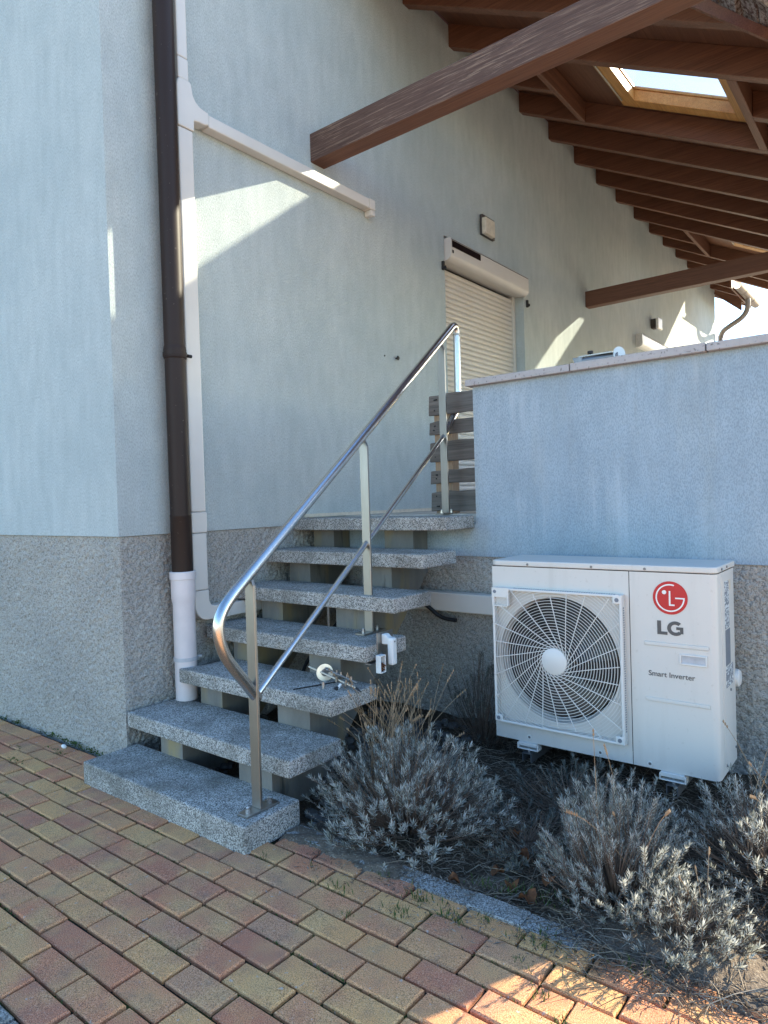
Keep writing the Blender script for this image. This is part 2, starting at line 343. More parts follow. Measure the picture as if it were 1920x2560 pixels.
# soil sheet with real unevenness
def soil_z(x, y):
    return -.012 + .012 * math.sin(x * 9 + y * 4) * math.sin(y * 11) + .008 * math.sin(x * 23 + 1) * math.sin(y * 27) + .03 * max(0, min(1, (y - .25) / .8))
b = MB(); nx, ny = 90, 50; vs = []
for j in range(ny + 1):
    for i in range(nx + 1):
        x = -.0 + 4.6 * i / nx; y = .03 + 1.44 * j / ny; vs.append((x, y, soil_z(x, y) + RND.uniform(-.004, .004) - (.05 if (x > 2.3 and y < .12) else 0)))
b.add(vs, [(j * (nx + 1) + i, j * (nx + 1) + i + 1, (j + 1) * (nx + 1) + i + 1, (j + 1) * (nx + 1) + i) for j in range(ny) for i in range(nx)])
struct(b.build('soil', 'soil', smooth=True))
def drift(x, y):
    n = .5 + .3 * math.sin(x * 31 + y * 17) * math.sin(y * 43 - x * 9) + .3 * math.sin(x * 83 + 2) * math.sin(y * 97 + x * 30); a = 0.
    if x < 1.85: a = max(a, 1 - ((y + .005) / (.062 + .02 * n)) ** 2 - max(0, (x - 1.62) / .13))
    if x > 2.16: a = max(a, min(1., (x - 2.16) / .16) * (1 - ((y - .10) / (.11 + .05 * n)) ** 2))
    return -.02 + .026 * max(0, min(1, a)) ** .5 + .008 * n * (a > 0)
b = MB(); nx, ny = 120, 26; vs = [(1.14 + 1.9 * i / nx, -.16 + .38 * j / ny, drift(1.14 + 1.9 * i / nx, -.16 + .38 * j / ny) + RND.uniform(-.0025, .0025)) for j in range(ny + 1) for i in range(nx + 1)]
b.add(vs, [(j * (nx + 1) + i, j * (nx + 1) + i + 1, (j + 1) * (nx + 1) + i + 1, (j + 1) * (nx + 1) + i) for j in range(ny) for i in range(nx)])
struct(b.build('soil_drift', 'dry_soil', smooth=True))
kerb = struct(MB().box(1.14, 2.29, -.03, .034, -.13, -.02).build('kerb', 'joint_sand'))
x = 1.14
for L in (.2, .19, .19, .2, .185, .18):
    b = MB().box(x + .001, x + L - .001, -.038, .04, -.1, .005 + RND.uniform(-.003, .003)); b.build('kerb_stone', 'granite_kerb', kerb, .003); x += L

# ------------------------------------------------------------------ house
house = empty('house', (-4, 6, 0), 'pale blue-grey rendered house with grey roughcast base on the left', 'house')
b = MB()
b.box(-.3, 0, 0, 2.96, 1.104, 5.16); b.box(-.3, 0, 4.37, 12.4, 1.104, 5.16); b.box(-.3, 0, 2.96, 4.37, 3.385, 5.16)
b.box(-8, -.3, 0, .3, 1.104, 5.16); b.box(-8, -.3, 12.1, 12.4, 1.104, 5.16)
b.prism([(-8, 5.16), (-.0, 5.16), (-4, 5.16 + 4 * SL)], 1, .002, .3)
b.build('wall', 'stucco', house)
from mathutils import noise as mn
def rough_sheet(b, org, du, dv, nrm, lu, lv, step=.0055, amp=.0105):
    # roughcast as real relief: a dense sheet pushed out by grain-sized noise
    org, du, dv, nrm = map(Vector, (org, du, dv, nrm)); nu, nv = int(lu / step), int(lv / step); vs = []
    for j in range(nv + 1):
        for i in range(nu + 1):
            p = org + du * (lu * i / nu) + dv * (lv * j / nv)
            h = mn.noise(p * 52) * .65 + mn.noise(p * 100 + Vector((5, 1, 3))) * .45 + mn.noise(p * 9) * .35
            e = min(1., min(i, nu - i) / 2, min(j, nv - j) / 2)
            vs.append(p + nrm * (amp * (h + .1) * e))
    return b.add(vs, [(j * (nu + 1) + i, j * (nu + 1) + i + 1, (j + 1) * (nu + 1) + i + 1, (j + 1) * (nu + 1) + i) for j in range(nv) for i in range(nu)])
b = MB(); b.box(-.3, -.03, .03, 1.45, -.1, 1.10); b.box(-8, -.3, .03, .3, -.1, 1.10); b.build('plinth', 'roughcast', house)
b = MB(); rough_sheet(b, (-1.75, .012, -.06), (1, 0, 0), (0, 0, 1), (0, -1, 0), 1.738, 1.162); rough_sheet(b, (-.012, .012, -.06), (0, 1, 0), (0, 0, 1), (1, 0, 0), 1.44, 1.162)
b.build('roughcast_coat', 'roughcast', house, recalc=False, smooth=180)
MB().box(-.34, -.30, 2.9, 4.45, 1.1, 3.5).build('door_leaf', 'dark_gap', house)
b = MB()
for (x0, x1, y0, y1) in ((-4.02, .5, -.4, 1.84), (-4.02, -.02, 1.84, 11.32), (-4.02, .5, 11.32, 13.1)):
    b.box(x0, x1, y0, y1, 5.175, 5.27, SL)
b.prism([(-4.02, 5.175 + 4.02 * SL), (-4.02, 5.27 + 4.02 * SL), (-8.6, 5.27 - .56 * SL + .0), (-8.6, 5.175 - .56 * SL)], 1, -.4, 13.1)
b.build('roof', 'clay_tile', house)
for yy in (11.42, 12.05, 12.7, 13.0):
    MB().box(-.28, .46, yy, yy + .08, 5.0, 5.174, SL).build('eave_rafter', 'stained_rafter', house)
MB().box(.462, .5, 11.33, 13.1, 4.99, 5.174, SL).build('fascia', 'stained_cross', house)
MB().box(.0, .46, 12.405, 13.08, 5.10, 5.17, SL).build('soffit', 'stained_cross', house)
MB().prism([(.002, 4.95), (.46, 4.55), (.46, 4.72), (.002, 4.985)], 1, 12.36, 12.40).build('barge_board', 'stained_rafter', house)

# terrace body and parapet
tw = empty('terrace_wall', (2, 1.5, 0), 'low pale blue rendered terrace wall behind the air conditioner unit', 'wall')
b = MB(); b.box(0.003, 1.127, 1.44, 1.62, .92, 1.098); b.box(1.127, 3.0, 1.44, 1.62, .92, 1.84); b.box(2.82, 3.0, 1.62, 11, .92, 1.84)
b.build('wall', 'stucco_stained', tw)
MB().box(0.003, 2.985, 1.47, 1.6, -.1, .918).build('plinth', 'roughcast', tw)
b = MB(); rough_sheet(b, (.003, 1.455, -.08), (1, 0, 0), (0, 0, 1), (0, -1, 0), 2.98, .998, .006); b.build('roughcast_coat', 'roughcast', tw, recalc=False, smooth=180)
MB().box(2.83, 2.985, 1.6, 11, -.1, .918).build('plinth', 'roughcast', tw)
x = 1.098
for L in (.595, .615, .615, .62):
    MB().box(x + .003, min(x + L - .003, 3.03), 1.402, 1.66, 1.8405, 1.877 + RND.uniform(-.002, .002)).build('coping_stone', 'coping', tw, .004); x += L
yy = 1.663
for k in range(9):
    MB().box(2.79, 3.03, yy, yy + 1.02, 1.8405, 1.876).build('coping_stone', 'coping', tw, .004); yy += 1.027
struct(MB().box(0.004, 2.82, 1.622, 11, 1.0, 1.148).build('terrace_floor', 'terrace_tile'))

# ------------------------------------------------------------------ staircase
st = empty('staircase', (.6, .6, 0), 'concrete staircase of seven washed-aggregate slabs against the house wall', 'stairs')
TY = [-.229, -.003, .239, .466, .684, .923, 1.154]; TZ = [.098, .262, .432, .608, .790, .972, 1.146]
TL = [.022, .02, .10, .03, .012, .012, .012]
for i in range(7):
    yb = TY[i] + (.30 if i else .278); xr = 1.131
    if i == 6: yb = 1.6
    zt = TZ[i]; zb = zt - .071 if i else -.01
    b = MB()
    if i in (2, 3):
        x0 = TL[i]; nx_ = .165 if i == 2 else .12
        if i == 2: b.prism([(x0, TY[i]), (xr, TY[i]), (xr, yb), (.15, yb), (.15, TY[i] + .12)], 2, zb, zt)
        else: b.prism([(x0, TY[i]), (xr, TY[i]), (xr, yb), (x0, yb)], 2, zb, zt)
    elif i == 6:
        b.prism([(.012, TY[i]), (xr - .012, TY[i]), (xr - .012, 1.4385), (.012, 1.4385)], 2, zb, zt)
    else: b.box(TL[i], xr, TY[i], yb, zb, zt)
    b.build('step', 'washed_concrete', st, .007, seg=2)
def und(y): return .143 + .776 * (y - .549)
for k, (xa, wd) in enumerate(((.235, .165), (.79, .2))):
    pts = []
    for i in range(1, 7):
        yf = TY[i] + .03 + .014 * i; zb0 = TZ[i - 1] - (.0 if i == 1 else .0)
        pts += [(yf, zb0 - .071 - (.03 if i == 1 else 0)) if i == 1 else (yf, TZ[i - 1] - .0712), (yf, TZ[i] - .0715)]
    pts += [(1.437, TZ[6] - .0715), (1.437, und(1.437)), (.4, .03), (.3, -.05), (pts[0][0], -.05)]
    b = MB(); sh = lambda y: -.13 * y
    n = len(pts); vs = [(xa + sh(p[0]), p[0], p[1]) for p in pts] + [(xa + wd + sh(p[0]), p[0], p[1]) for p in pts]
    b.add(vs, [tuple(range(n))[::-1], tuple(range(n, 2 * n))] + [(i, (i + 1) % n, (i + 1) % n + n, i + n) for i in range(n)])
    me = b.mesh('stringer'); bm = bmesh.new(); bm.from_mesh(me); bmesh.ops.recalc_face_normals(bm, faces=bm.faces); bmesh.ops.triangulate(bm, faces=[f for f in bm.faces if len(f.verts) > 4]); bm.to_mesh(me); bm.free()
    link('stringer', me, 'cast_concrete', st)
# stones lying under the stairs
b = MB()
for k in range(420):
    c = Vector((RND.uniform(.02, 1.25), RND.uniform(.06, 1.3), 0)); c.z = soil_z(c.x, c.y) + .01; r = RND.uniform(.012, .034)
    vs = []; 
    for a in range(3):
        for j in range(6):
            th = j * math.pi / 3 + a; ph = (a - 1) * .75
            vs.append(c + Vector((math.cos(th) * math.cos(ph), math.sin(th) * math.cos(ph), math.sin(ph) * .7)) * r * RND.uniform(.75, 1.15))
    b.add(vs, [(a * 6 + j, a * 6 + (j + 1) % 6, (a + 1) * 6 + (j + 1) % 6, (a + 1) * 6 + j) for a in range(2) for j in range(6)] + [tuple(range(12, 18)), tuple(range(5, -1, -1))])
tag(b.build('stones', 'stone_dark', kind='stuff'), 'dark rounded stones lying in the gap under the staircase', 'stones')

# ------------------------------------------------------------------ handrail
hr = empty('handrail', (1.0, .4, .1), 'brushed stainless steel handrail with three posts on the staircase', 'handrail')
def RX(y): return 1.063 - .1434 * (y + .105)
def RP(L): return [(RX(y), y, z) for y, z in L]
def smoothpath(P, n=4):
    out = []
    for i in range(len(P) - 1):
        p0 = Vector(P[max(i - 1, 0)]); p1 = Vector(P[i]); p2 = Vector(P[i + 1]); p3 = Vector(P[min(i + 2, len(P) - 1)])
        for k in range(n):
            t_ = k / n; out.append(.5 * ((2 * p1) + (p2 - p0) * t_ + (2 * p0 - 5 * p1 + 4 * p2 - p3) * t_ ** 2 + (3 * p1 - p0 - 3 * p2 + p3) * t_ ** 3))
    out.append(Vector(P[-1])); return out
lo = RP([(-.085, .512), (-.148, .586), (-.2, .645), (-.245, .703), (-.270, .765), (-.273, .822), (-.250, .87), (-.205, .912), (-.14, .958), (-.05, 1.02)])
path = smoothpath(lo, 4) + [Vector(p) for p in RP([(.6, 1.466), (1.3, 1.953), (1.775, 2.283)])] + [Vector(p) for p in RP([(1.808, 2.298), (1.832, 2.296), (1.845, 2.275), (1.848, 2.25)])]
MB().tube(path, .0212, 20).build('top_rail', 'steel', hr, smooth=60)
path = smoothpath(RP([(1.848, 2.25), (1.846, 2.1), (1.842, 1.9), (1.838, 1.83), (1.815, 1.785), (1.76, 1.735), (1.63, 1.622)]), 5)
MB().tube(path, .0212, 20).build('end_loop', 'steel', hr, smooth=60)
MB().tube(RP([(1.848, 2.256), (1.848, 2.244)]), .0225, 20).build('weld_collar', 'brushed_steel', hr, smooth=60)
MB().tube(RP([(-.095, .52), (1.625, 1.612)]), .0128, 16).build('lower_rail', 'steel', hr, smooth=60)
for (y0, z0, z1) in ((-.105, .098, .985), (.725, .608, 1.543), (1.62, 1.146, 2.160)):
    xc = RX(y0); b = MB(); hw = .024
    b.prism([(xc - hw, z0 + .009), (xc + hw, z0 + .009), (xc + hw, z1 - .045), (xc + hw - .016, z1 - .012), (xc - .012, z1 - .002), (xc - hw, z1 - .03)], 1, y0 - .006, y0 + .006)
    p = b.build('post', 'brushed_steel', hr, .0012, seg=1)
    MB().box(xc - .026, xc + .03, y0 - .075, y0 + .085, z0 + .0008, z0 + .009).build('base_plate', 'brushed_steel', p, .001, seg=1)
    for dy in (-.05, .055):
        MB().tube([(xc + .003, y0 + dy, z0 + .009), (xc + .003, y0 + dy, z0 + .018), (xc + .003, y0 + dy, z0 + .0182), (xc + .003, y0 + dy, z0 + .027), (xc + .003, y0 + dy, z0 + .031)], [.0095, .0095, .0062, .0062, .003], 6).build('bolt', 'bolt_steel', p)

# ------------------------------------------------------------------ downpipe and ducts on the wall
dp = empty('downpipe', (.09, .30, .26), 'dark brown rain downpipe with pale lilac lower section at house corner', 'downpipe')
PC = (.073, .302)
MB().cyl((*PC, .90), (*PC, 5.3), .0515, 28).build('upper_pipe', 'brown_pipe', dp, smooth=True)
MB().tube([(*PC, .8), (*PC, 1.19), (*PC, 1.192), (*PC, 1.2)], [.0525, .0525, .0535, .052], 28).build('pipe_sleeve', 'brown_pipe', dp, smooth=True)
MB().tube([(*PC, .262), (*PC, .745), (*PC, .76), (*PC, .775), (*PC, .872), (*PC, .874), (*PC, .908), (*PC, .912)], [.055, .055, .0575, .0605, .0605, .0655, .0655, .061], 28).build('lower_pipe', 'pale_pvc', dp, smooth=True)
MB().tube([(*PC, 1.985), (*PC, 1.99), (*PC, 2.0), (*PC, 2.02), (*PC, 2.03), (*PC, 2.05)], [.0535, .057, .056, .056, .057, .0535], 28).build('pipe_joint', 'brown_pipe', dp, smooth=True)
c = MB().ring((*PC, 2.008), (0, 0, 1), .0565, .0595, .02, 32).build('clamp', 'brown_pipe', dp, smooth=True)
MB().cyl((PC[0] + .02, PC[1] + .062, 2.008), (PC[0] + .02, PC[1] + .084, 2.008), .009, 8).build('clamp_bolt', 'black_rubber', c); MB().box(PC[0] - .09, PC[0] - .05, PC[1] - .006, PC[1] + .006, 2.0, 2.016).build('wall_pin', 'black_rubber', c)
c = MB().ring((*PC, .468), (0, 0, 1), .0555, .0595, .018, 32).build('clamp', 'grey_clamp', dp, smooth=True)
MB().cyl((PC[0] + .02, PC[1] + .058, .468), (PC[0] + .02, PC[1] + .08, .468), .007, 8).build('clamp_bolt', 'grey_clamp', c); MB().box(PC[0] - .09, PC[0] - .05, PC[1] - .006, PC[1] + .006, .46, .476).build('wall_pin', 'grey_clamp', c)

du = empty('pipe_duct', (.04, .42, .64), 'cream plastic pipe duct with side branch on the wall beside downpipe', 'duct')
DX = .068
def duct(b, y0, y1, z0, z1, dx=DX): return b.box(.001, dx, y0, y1, z0, z1)
duct(MB(), .388, .452, 3.56, 5.0, .062).build('duct_section', 'duct_plastic', du, .007)
duct(MB(), .387, .453, 3.445, 3.558, .064).build('duct_section', 'duct_plastic', du, .007)
duct(MB(), .374, .464, 1.21, 3.192).build('duct_section', 'duct_plastic', du, .007)
duct(MB(), .371, .467, 1.10, 1.208, .071).build('duct_coupler', 'duct_plastic', du, .006)
duct(MB(), .374, .464, .80, 1.098).build('duct_section', 'duct_plastic', du, .007)
tee = [(.371, 3.194), (.470, 3.194), (.472, 3.25)] + [(.50, 3.256), (.548, 3.256), (.55, 3.262), (.566, 3.262), (.566, 3.328), (.54, 3.332)] + [(.51, 3.338), (.485, 3.355), (.47, 3.38), (.466, 3.405), (.462, 3.43), (.453, 3.443), (.387, 3.443), (.376, 3.425), (.371, 3.40)]
MB().prism(tee, 0, .001, .073).build('tee_joint', 'duct_plastic', du, .006)
duct(MB(), .567, 1.92, 3.258, 3.325).build('branch_section', 'duct_plastic', du, .007)
MB().box(.001, .071, 1.921, 1.985, 3.256, 3.328).box(.0012, .068, 1.94, 1.982, 3.215, 3.257).build('end_cap', 'duct_plastic', du, .008)
el = [(.374, .798), (.374, .72)] + arc(.454, .72, .08, math.pi, 1.5 * math.pi, 8)[1:] + [(.60, .637), (.60, .711), (.50, .711)] + arc(.50, .748, .036, 1.5 * math.pi, math.pi, 6)[1:] + [(.464, .798)]
MB().prism(el, 0, .001, .072).build('elbow', 'duct_plastic', du, .006)
duct(MB(), .601, 1.435, .638, .709, .066).build('duct_section', 'duct_plastic', du, .006)
td = empty('feed_duct', (1.1, 1.42, .62), 'grey-white horizontal pipe duct running from under stairs to the air conditioner', 'duct')
MB().box(.07, 1.60, 1.378, 1.4545, .616, .72).build('duct_section', 'duct_plastic', td, .007)
cb = MB().tube(smoothpath([(.62, 1.36, .70), (.78, 1.34, .665), (.842, 1.36, .641), (.90, 1.37, .597), (.95, 1.375, .577), (1.02, 1.38, .572)], 4), .011, 10).build('rubber_hose', 'black_rubber', smooth=True)
tag(cb, 'short black hose end poking out under the feed duct by the stairs', 'hose')
hs = MB().tube(smoothpath([(.52, .62, .02), (.53, .64, .25), (.50, .75, .42), (.55, .95, .6)], 6), .009, 8).build('loose_cable', 'black_rubber', smooth=True)
tag(hs, 'dark cable hanging in the gap beneath the middle steps', 'cable')

# ------------------------------------------------------------------ roller shutters, lamps, hooks on the house wall
def shutter(y0, y1, label, slats=True, zt=3.36, xo=.062, bm_='shutter_box'):
    r = empty('roller_shutter', (0, (y0 + y1) / 2, 1.15), label, 'shutter')
    prof = [(-.13, zt), (xo - .01, zt), (xo, zt - .012), (xo, zt - .135)] + [(xo - .065 + .065 * math.cos(a), zt - .135 + -.045 * math.sin(a)) for a in (math.pi * k / 12 for k in range(1, 7))] + [(-.10, zt - .165), (-.13, zt - .165)]
    bx = MB().prism(prof, 1, y0 + .004, y1 - .004).build('shutter_box', bm_, r, smooth=30)
    MB().box(xo, xo + .003, y0 + .01, y1 - .01, zt - .018, zt - .0145).build('box_seam', 'dark_gap', bx)
    if not slats: return r, bx
    for s_, yy in ((0, y0 + .002), (1, y1 - .052)):
        MB().box(-.135, -.088, yy, yy + .05, 1.152, zt - .166).build('guide_rail', 'shutter_box', r, .003)
    z = 1.17; P_ = .0445
    sp = [(-.118, 0), (-.1085, .002), (-.1015, .009), (-.099, .0205), (-.1015, .032), (-.108, .0395), (-.113, .0415), (-.113, .0443), (-.118, .0443)]
    me = MB().prism(sp, 1, y0 + .052, y1 - .054).mesh('slat'); bm = bmesh.new(); bm.from_mesh(me); bmesh.ops.recalc_face_normals(bm, faces=bm.faces); bm.to_mesh(me); bm.free()
    while z < zt - .2:
        o = link('slat', me, 'shutter_slat', r); o.location = (0, 0, z); o.matrix_parent_inverse = Matrix.Translation(-Vector(r.location)); z += P_
    MB().box(-.12, -.095, y0 + .052, y1 - .054, 1.1485, 1.169).build('bottom_bar', 'shutter_box', r)
    return r, bx
r, bx = shutter(2.964, 4.366, 'closed cream roller shutter door with a solar strip on its box')
MB().box(.0622, .0655, 2.985, 3.44, 3.283, 3.336).build('solar_strip', 'solar_cell', bx)
MB().box(.0622, .066, 2.985, 3.005, 3.235, 3.258).build('button', 'dark_gap', bx)
r, bx = shutter(7.72, 9.05, 'roller shutter box on the far wall, whitened as if sunlit, half hidden by the coping', False, 3.40, .09, 'lamp_and_sunlit_white')  # white colour stands in for sunlight on this far box
lp = empty('wall_lamp', (0, 3.66, 3.6), 'square cream wall lamp on dark base above the roller shutter', 'lamp')
MB().box(.001, .03, 3.55, 3.77, 3.555, 3.735).build('lamp_base', 'lamp_base', lp, .004)
MB().box(.031, .075, 3.53, 3.70, 3.55, 3.695).build('lamp_shade', 'cream_lamp', lp, .01)
lp = empty('wall_lamp', (0, 8.5, 3.6), 'small white box lamp on the far house wall', 'lamp')
MB().box(.001, .08, 8.40, 8.52, 3.60, 3.73).build('lamp_base', 'lamp_base', lp, .004)
MB().box(.081, .12, 8.36, 8.56, 3.575, 3.735).build('lamp_shade', 'lamp_and_sunlit_white', lp, .012)
for yy, zz, lb in ((2.925, 3.128, 'black shutter stay on the wall left of the roller shutter'), (4.43, 3.13, 'black shutter stay on the wall right of the roller shutter')):
    tag(MB().box(.0, .02, yy - .012, yy + .012, zz - .035, zz + .035).box(.02, .038, yy - .006, yy + .006, zz - .03, zz - .005).build('shutter_stay', 'black_rubber', None, .003), lb, 'hook', 'shutter stays')
tag(MB().tube([(0, 2.26, 2.283), (.012, 2.26, 2.283), (.02, 2.26, 2.283), (.026, 2.26, 2.283)], [.006, .006, .017, .013], 12).build('wall_hook', 'black_rubber'), 'small black wall knob on the blank render above the stairs', 'hook')
tag(MB().cyl((-.002, 2.125, 2.283), (.004, 2.125, 2.283), .006, 8).build('screw_plug', 'black_rubber'), 'tiny dark screw plug left of the wall knob', 'plug')
tag(MB().box(.002, .02, 1.25, 2.9, 1.149, 1.17).build('skirting_strip', 'cream_lamp'), 'thin pale skirting strip along house wall at the top step', 'strip')

# ------------------------------------------------------------------ terrace roof
tr_ = empty('terrace_roof', (1.5, 6, 3), 'brown timber terrace roof with rafters, tie beams and skylights', 'roof')
RB, RT = 4.985, 5.174
def sbeam(name, x0, x1, y0, y1, mat='stained_rafter', zb=RB, zt=RT): return MB().box(x0, x1, y0, y1, zb, zt, SL).build(name, mat, tr_, .004, seg=1)
RY = [1.87, 2.48, 3.12, 4.385, 5.05, 5.725, 6.39, 7.06, 7.765, 9.09, 9.78, 10.47]
for yy in RY: sbeam('rafter', -.02, 2.35 if yy < 2.0 else 3.86, yy, yy + .08)
SKY = [(3.12, 3.75, 4.385, 4.13), (7.765, 8.43, 9.09, 8.57)]
for (ya, ys, yb, yf) in SKY:
    sbeam('rafter', -.02, .598, ys, ys + .08); sbeam('rafter', 2.122, 3.86, ys, ys + .08)
    sbeam('trimmer', .60, .66, ya + .0805, yb - .0005, 'stained_cross'); sbeam('trimmer', 2.06, 2.12, ya + .0805, yb - .0005, 'stained_cross')
b = MB(); D0, D1 = 5.1745, 5.198
bands = [(1.84, SKY[0][0] + .16), (SKY[0][3] + .14, SKY[1][0] + .12), (SKY[1][3] + .14, 11.31)]
b.box(.0, 1.04, 1.84, 11.31, D0, D1, SL); b.box(2.03, 3.9, 1.84, 11.31, D0, D1, SL)
for (a, c) in bands: b.box(1.04, 2.03, a, c, D0, D1, SL)
b.build('deck', 'stained_cross', tr_)
b = MB(); D0, D1 = 5.1985, 5.235
b.box(.0, 1.04, 1.84, 11.31, D0, D1, SL); b.box(2.03, 3.92, 1.84, 11.31, D0, D1, SL)
for (a, c) in bands: b.box(1.04, 2.03, a, c, D0, D1, SL)
b.build('roof_tiles', 'clay_tile', tr_)
for (ya, ys, yb, yf) in SKY:
    y0, y1 = ya + .162, yf + .138
    sk = MB()
    for (a, c, e, g) in ((1.045, 1.18, y0, y1), (1.94, 2.025, y0, y1), (1.18, 1.94, y0, y0 + .05), (1.18, 1.94, yf, y1)): sk.box(a, c, e, g, 5.14, 5.235, SL)
    s_ = sk.build('skylight_frame', 'pine_frame', tr_, .003, seg=1)
    sk = MB()
    for (a, c, e, g) in ((1.10, 1.19, y0 + .02, y1 - .02), (1.935, 1.99, y0 + .02, y1 - .02), (1.19, 1.935, y0 + .02, y0 + .07), (1.19, 1.935, yf - .012, y1 - .03)): sk.box(a, c, e, g, 5.2355, 5.262, SL)
    sk.build('sash', 'pine_frame', s_, .003, seg=1)
    MB().box(1.15, 1.97, y0 + .03, y1 - .07, 5.2475, 5.2535, SL).build('pane', 'skylight_glass', s_)
    MB().cyl((1.07, y0 + .25, 5.135 - 1.07 * SL), (1.07, y1 - .12, 5.135 - 1.07 * SL), .008, 8).build('vent_bar', 'brushed_steel', s_)
for (y0, mt, wdt) in ((1.418, 'weathered_beam', .128), (5.955, 'stained_rafter', .115)):
    o = MB().box(-.02, 3.02, y0, y0 + wdt, 3.408, 3.588).build('tie_beam', 'stained_rafter', tr_, .006, seg=2)
    if mt != 'stained_rafter':
        o.data.materials.append(M[mt])
        for p in o.data.polygons:
            if p.normal.y < -.5 or p.normal.z > .5: p.material_index = 1
MB().box(2.74, 2.86, 1.6, 11.2, 3.40, 3.56).build('purlin', 'stained_cross', tr_)
for yy in (1.42, 5.955, 10.4): MB().box(2.86, 2.98, yy, yy + .12, 1.878, 3.406).build('post', 'stained_rafter', tr_)
# hanging edge of lichen-covered tiles at the near corner of the roof
vt = MB().prism([(2.06, 3.775), (2.157, 3.679), (2.40, 3.451), (2.9, 2.98), (2.92, 3.02), (2.42, 3.49), (2.08, 3.83)], 1, 1.96, 1.99).build('verge_board', 'stained_cross', tr_)
for k in range(9):
    f = k / 9; xx = 2.10 + f * .78; zz = 3.83 - (xx - 2.10) * 1.05; 
    d = Vector((1, 0, -1.05)).normalized(); nrm = Vector((1.05, 0, 1)).normalized(); o_ = Vector((xx, 0, zz)) + nrm * (.012 * (k % 2))
    b = MB(); vs = []
    for yy, bul in ((1.70, 0), (1.78, .018), (1.87, .022), (1.95, .012), (2.02, 0)):
        for (s0, t0) in ((0, 0), (.115, -.012), (.115, .02), (0, .03)):
            p = o_ + d * s0 + nrm * (t0 + bul); vs.append((p.x + RND.uniform(-.003, .003), yy, p.z + RND.uniform(-.004, .004)))
    b.add(vs, [(i * 4 + j, i * 4 + (j + 1) % 4, (i + 1) * 4 + (j + 1) % 4, (i + 1) * 4 + j) for i in range(4) for j in range(4)] + [(0, 1, 2, 3), (16, 17, 18, 19)])
    b.build('verge_tile', 'lichen_tile', tr_, .005, seg=2)

# far gutter with its downpipe
gt = empty('gutter', (.56, 12.4, 4.7), 'weathered half-round gutter with bent outlet pipe at the far eave', 'gutter')
prof = arc(0, 0, .075, math.pi, 2 * math.pi, 10); inn = arc(0, 0, .069, 2 * math.pi, math.pi, 10)
b = MB(); pts = [(.575 + p[0], 4.80 + p[1]) for p in prof + inn]; n = len(pts)
vs = [(p[0], 11.45, p[1]) for p in pts] + [(p[0], 13.1, p[1]) for p in pts]
b.add(vs, [(i, (i + 1) % n, (i + 1) % n + n, i + n) for i in range(n)]); b.build('trough', 'zinc_brown', gt, smooth=40)
for yy in (11.9, 12.6): MB().ring((.575, yy, 4.80), (0, 1, 0), .0755, .079, .03, 24).build('gutter_bracket', 'zinc_brown', gt)
MB().tube(smoothpath([(.575, 12.3, 4.76), (.575, 12.32, 4.64), (.54, 12.36, 4.52), (.44, 12.40, 4.42), (.25, 12.46, 4.33), (.12, 12.50, 4.26), (.07, 12.52, 4.15), (.06, 12.52, 3.9), (.06, 12.52, 1.2)], 5), .045, 14).build('outlet_pipe', 'zinc_brown', gt, smooth=True)

# ------------------------------------------------------------------ pallet gate
pg = empty('pallet_gate', (.9, 1.75, 1.15), 'small gate of grey weathered pallet boards at the top of stairs', 'gate')
for (z0, z1) in ((1.754, 1.879), (1.633, 1.719), (1.468, 1.593), (1.334, 1.417), (1.164, 1.286)):
    b = MB(); n = 9; top = []; bot = []
    for k in range(n + 1):
        x = .628 + .62 * k / n; top.append((x, z1 + RND.uniform(-.004, .004))); bot.append((x, z0 + RND.uniform(-.004, .004)))
    top[0] = (.634, top[0][1] - .006); bd = b.prism(bot + top[::-1], 1, 1.742, 1.762).build('board', 'grey_board', pg, .003, seg=1)
    for zz in (z0 + .03, z1 - .03): MB().cyl((.668 + RND.uniform(-.01, .03), 1.739, zz), (.672, 1.742, zz), .0045, 6).build('nail', 'black_rubber', bd)
for x in (.655, 1.12): MB().box(x, x + .125, 1.7625, 1.84, 1.15, 1.86).build('upright', 'raw_batten', pg, .003, seg=1)

# ------------------------------------------------------------------ air conditioner
ac = empty('air_conditioner', (1.95, 1.1, .145), 'white outdoor air conditioner unit with round fan grille mounted on terrace wall', 'air conditioner')
X0, X1, Z0, Z1, YF, YB = 1.479, 2.425, .146, .953, .969, 1.272
FC = (1.788, .53)
# casing: front panel with a round opening, other walls as panels
def front_panel():
    b = MB(); n = 72; x0, x1, z0, z1 = X0 + .002, 2.1005, Z0, .9255; R0 = .272
    circ = [(FC[0] + R0 * math.cos(2 * math.pi * k / n), FC[1] + R0 * math.sin(2 * math.pi * k / n)) for k in range(n)]
    sqr = []
    for k in range(n):
        a = 2 * math.pi * k / n; cx, sx = math.cos(a), math.sin(a)
        t_ = min(((x1 - FC[0]) / cx if cx > 1e-6 else (x0 - FC[0]) / cx if cx < -1e-6 else 9), ((z1 - FC[1]) / sx if sx > 1e-6 else (z0 - FC[1]) / sx if sx < -1e-6 else 9))
        sqr.append((FC[0] + cx * t_, FC[1] + sx * t_))
    for cx_, cz_ in ((x0, z0), (x1, z0), (x1, z1), (x0, z1)):      # snap nearest to the corners
        i = min(range(n), key=lambda q: (sqr[q][0] - cx_) ** 2 + (sqr[q][1] - cz_) ** 2); sqr[i] = (cx_, cz_)
    vs = [(p[0], YF, p[1]) for p in sqr] + [(p[0], YF, p[1]) for p in circ] + [(FC[0] + (p[0] - FC[0]) * .965, YF + .05, FC[1] + (p[1] - FC[1]) * .965) for p in circ]
    return b.add(vs, [(i, (i + 1) % n, (i + 1) % n + n, i + n) for i in range(n)] + [(i + n, (i + 1) % n + n, (i + 1) % n + 2 * n, i + 2 * n) for i in range(n)])
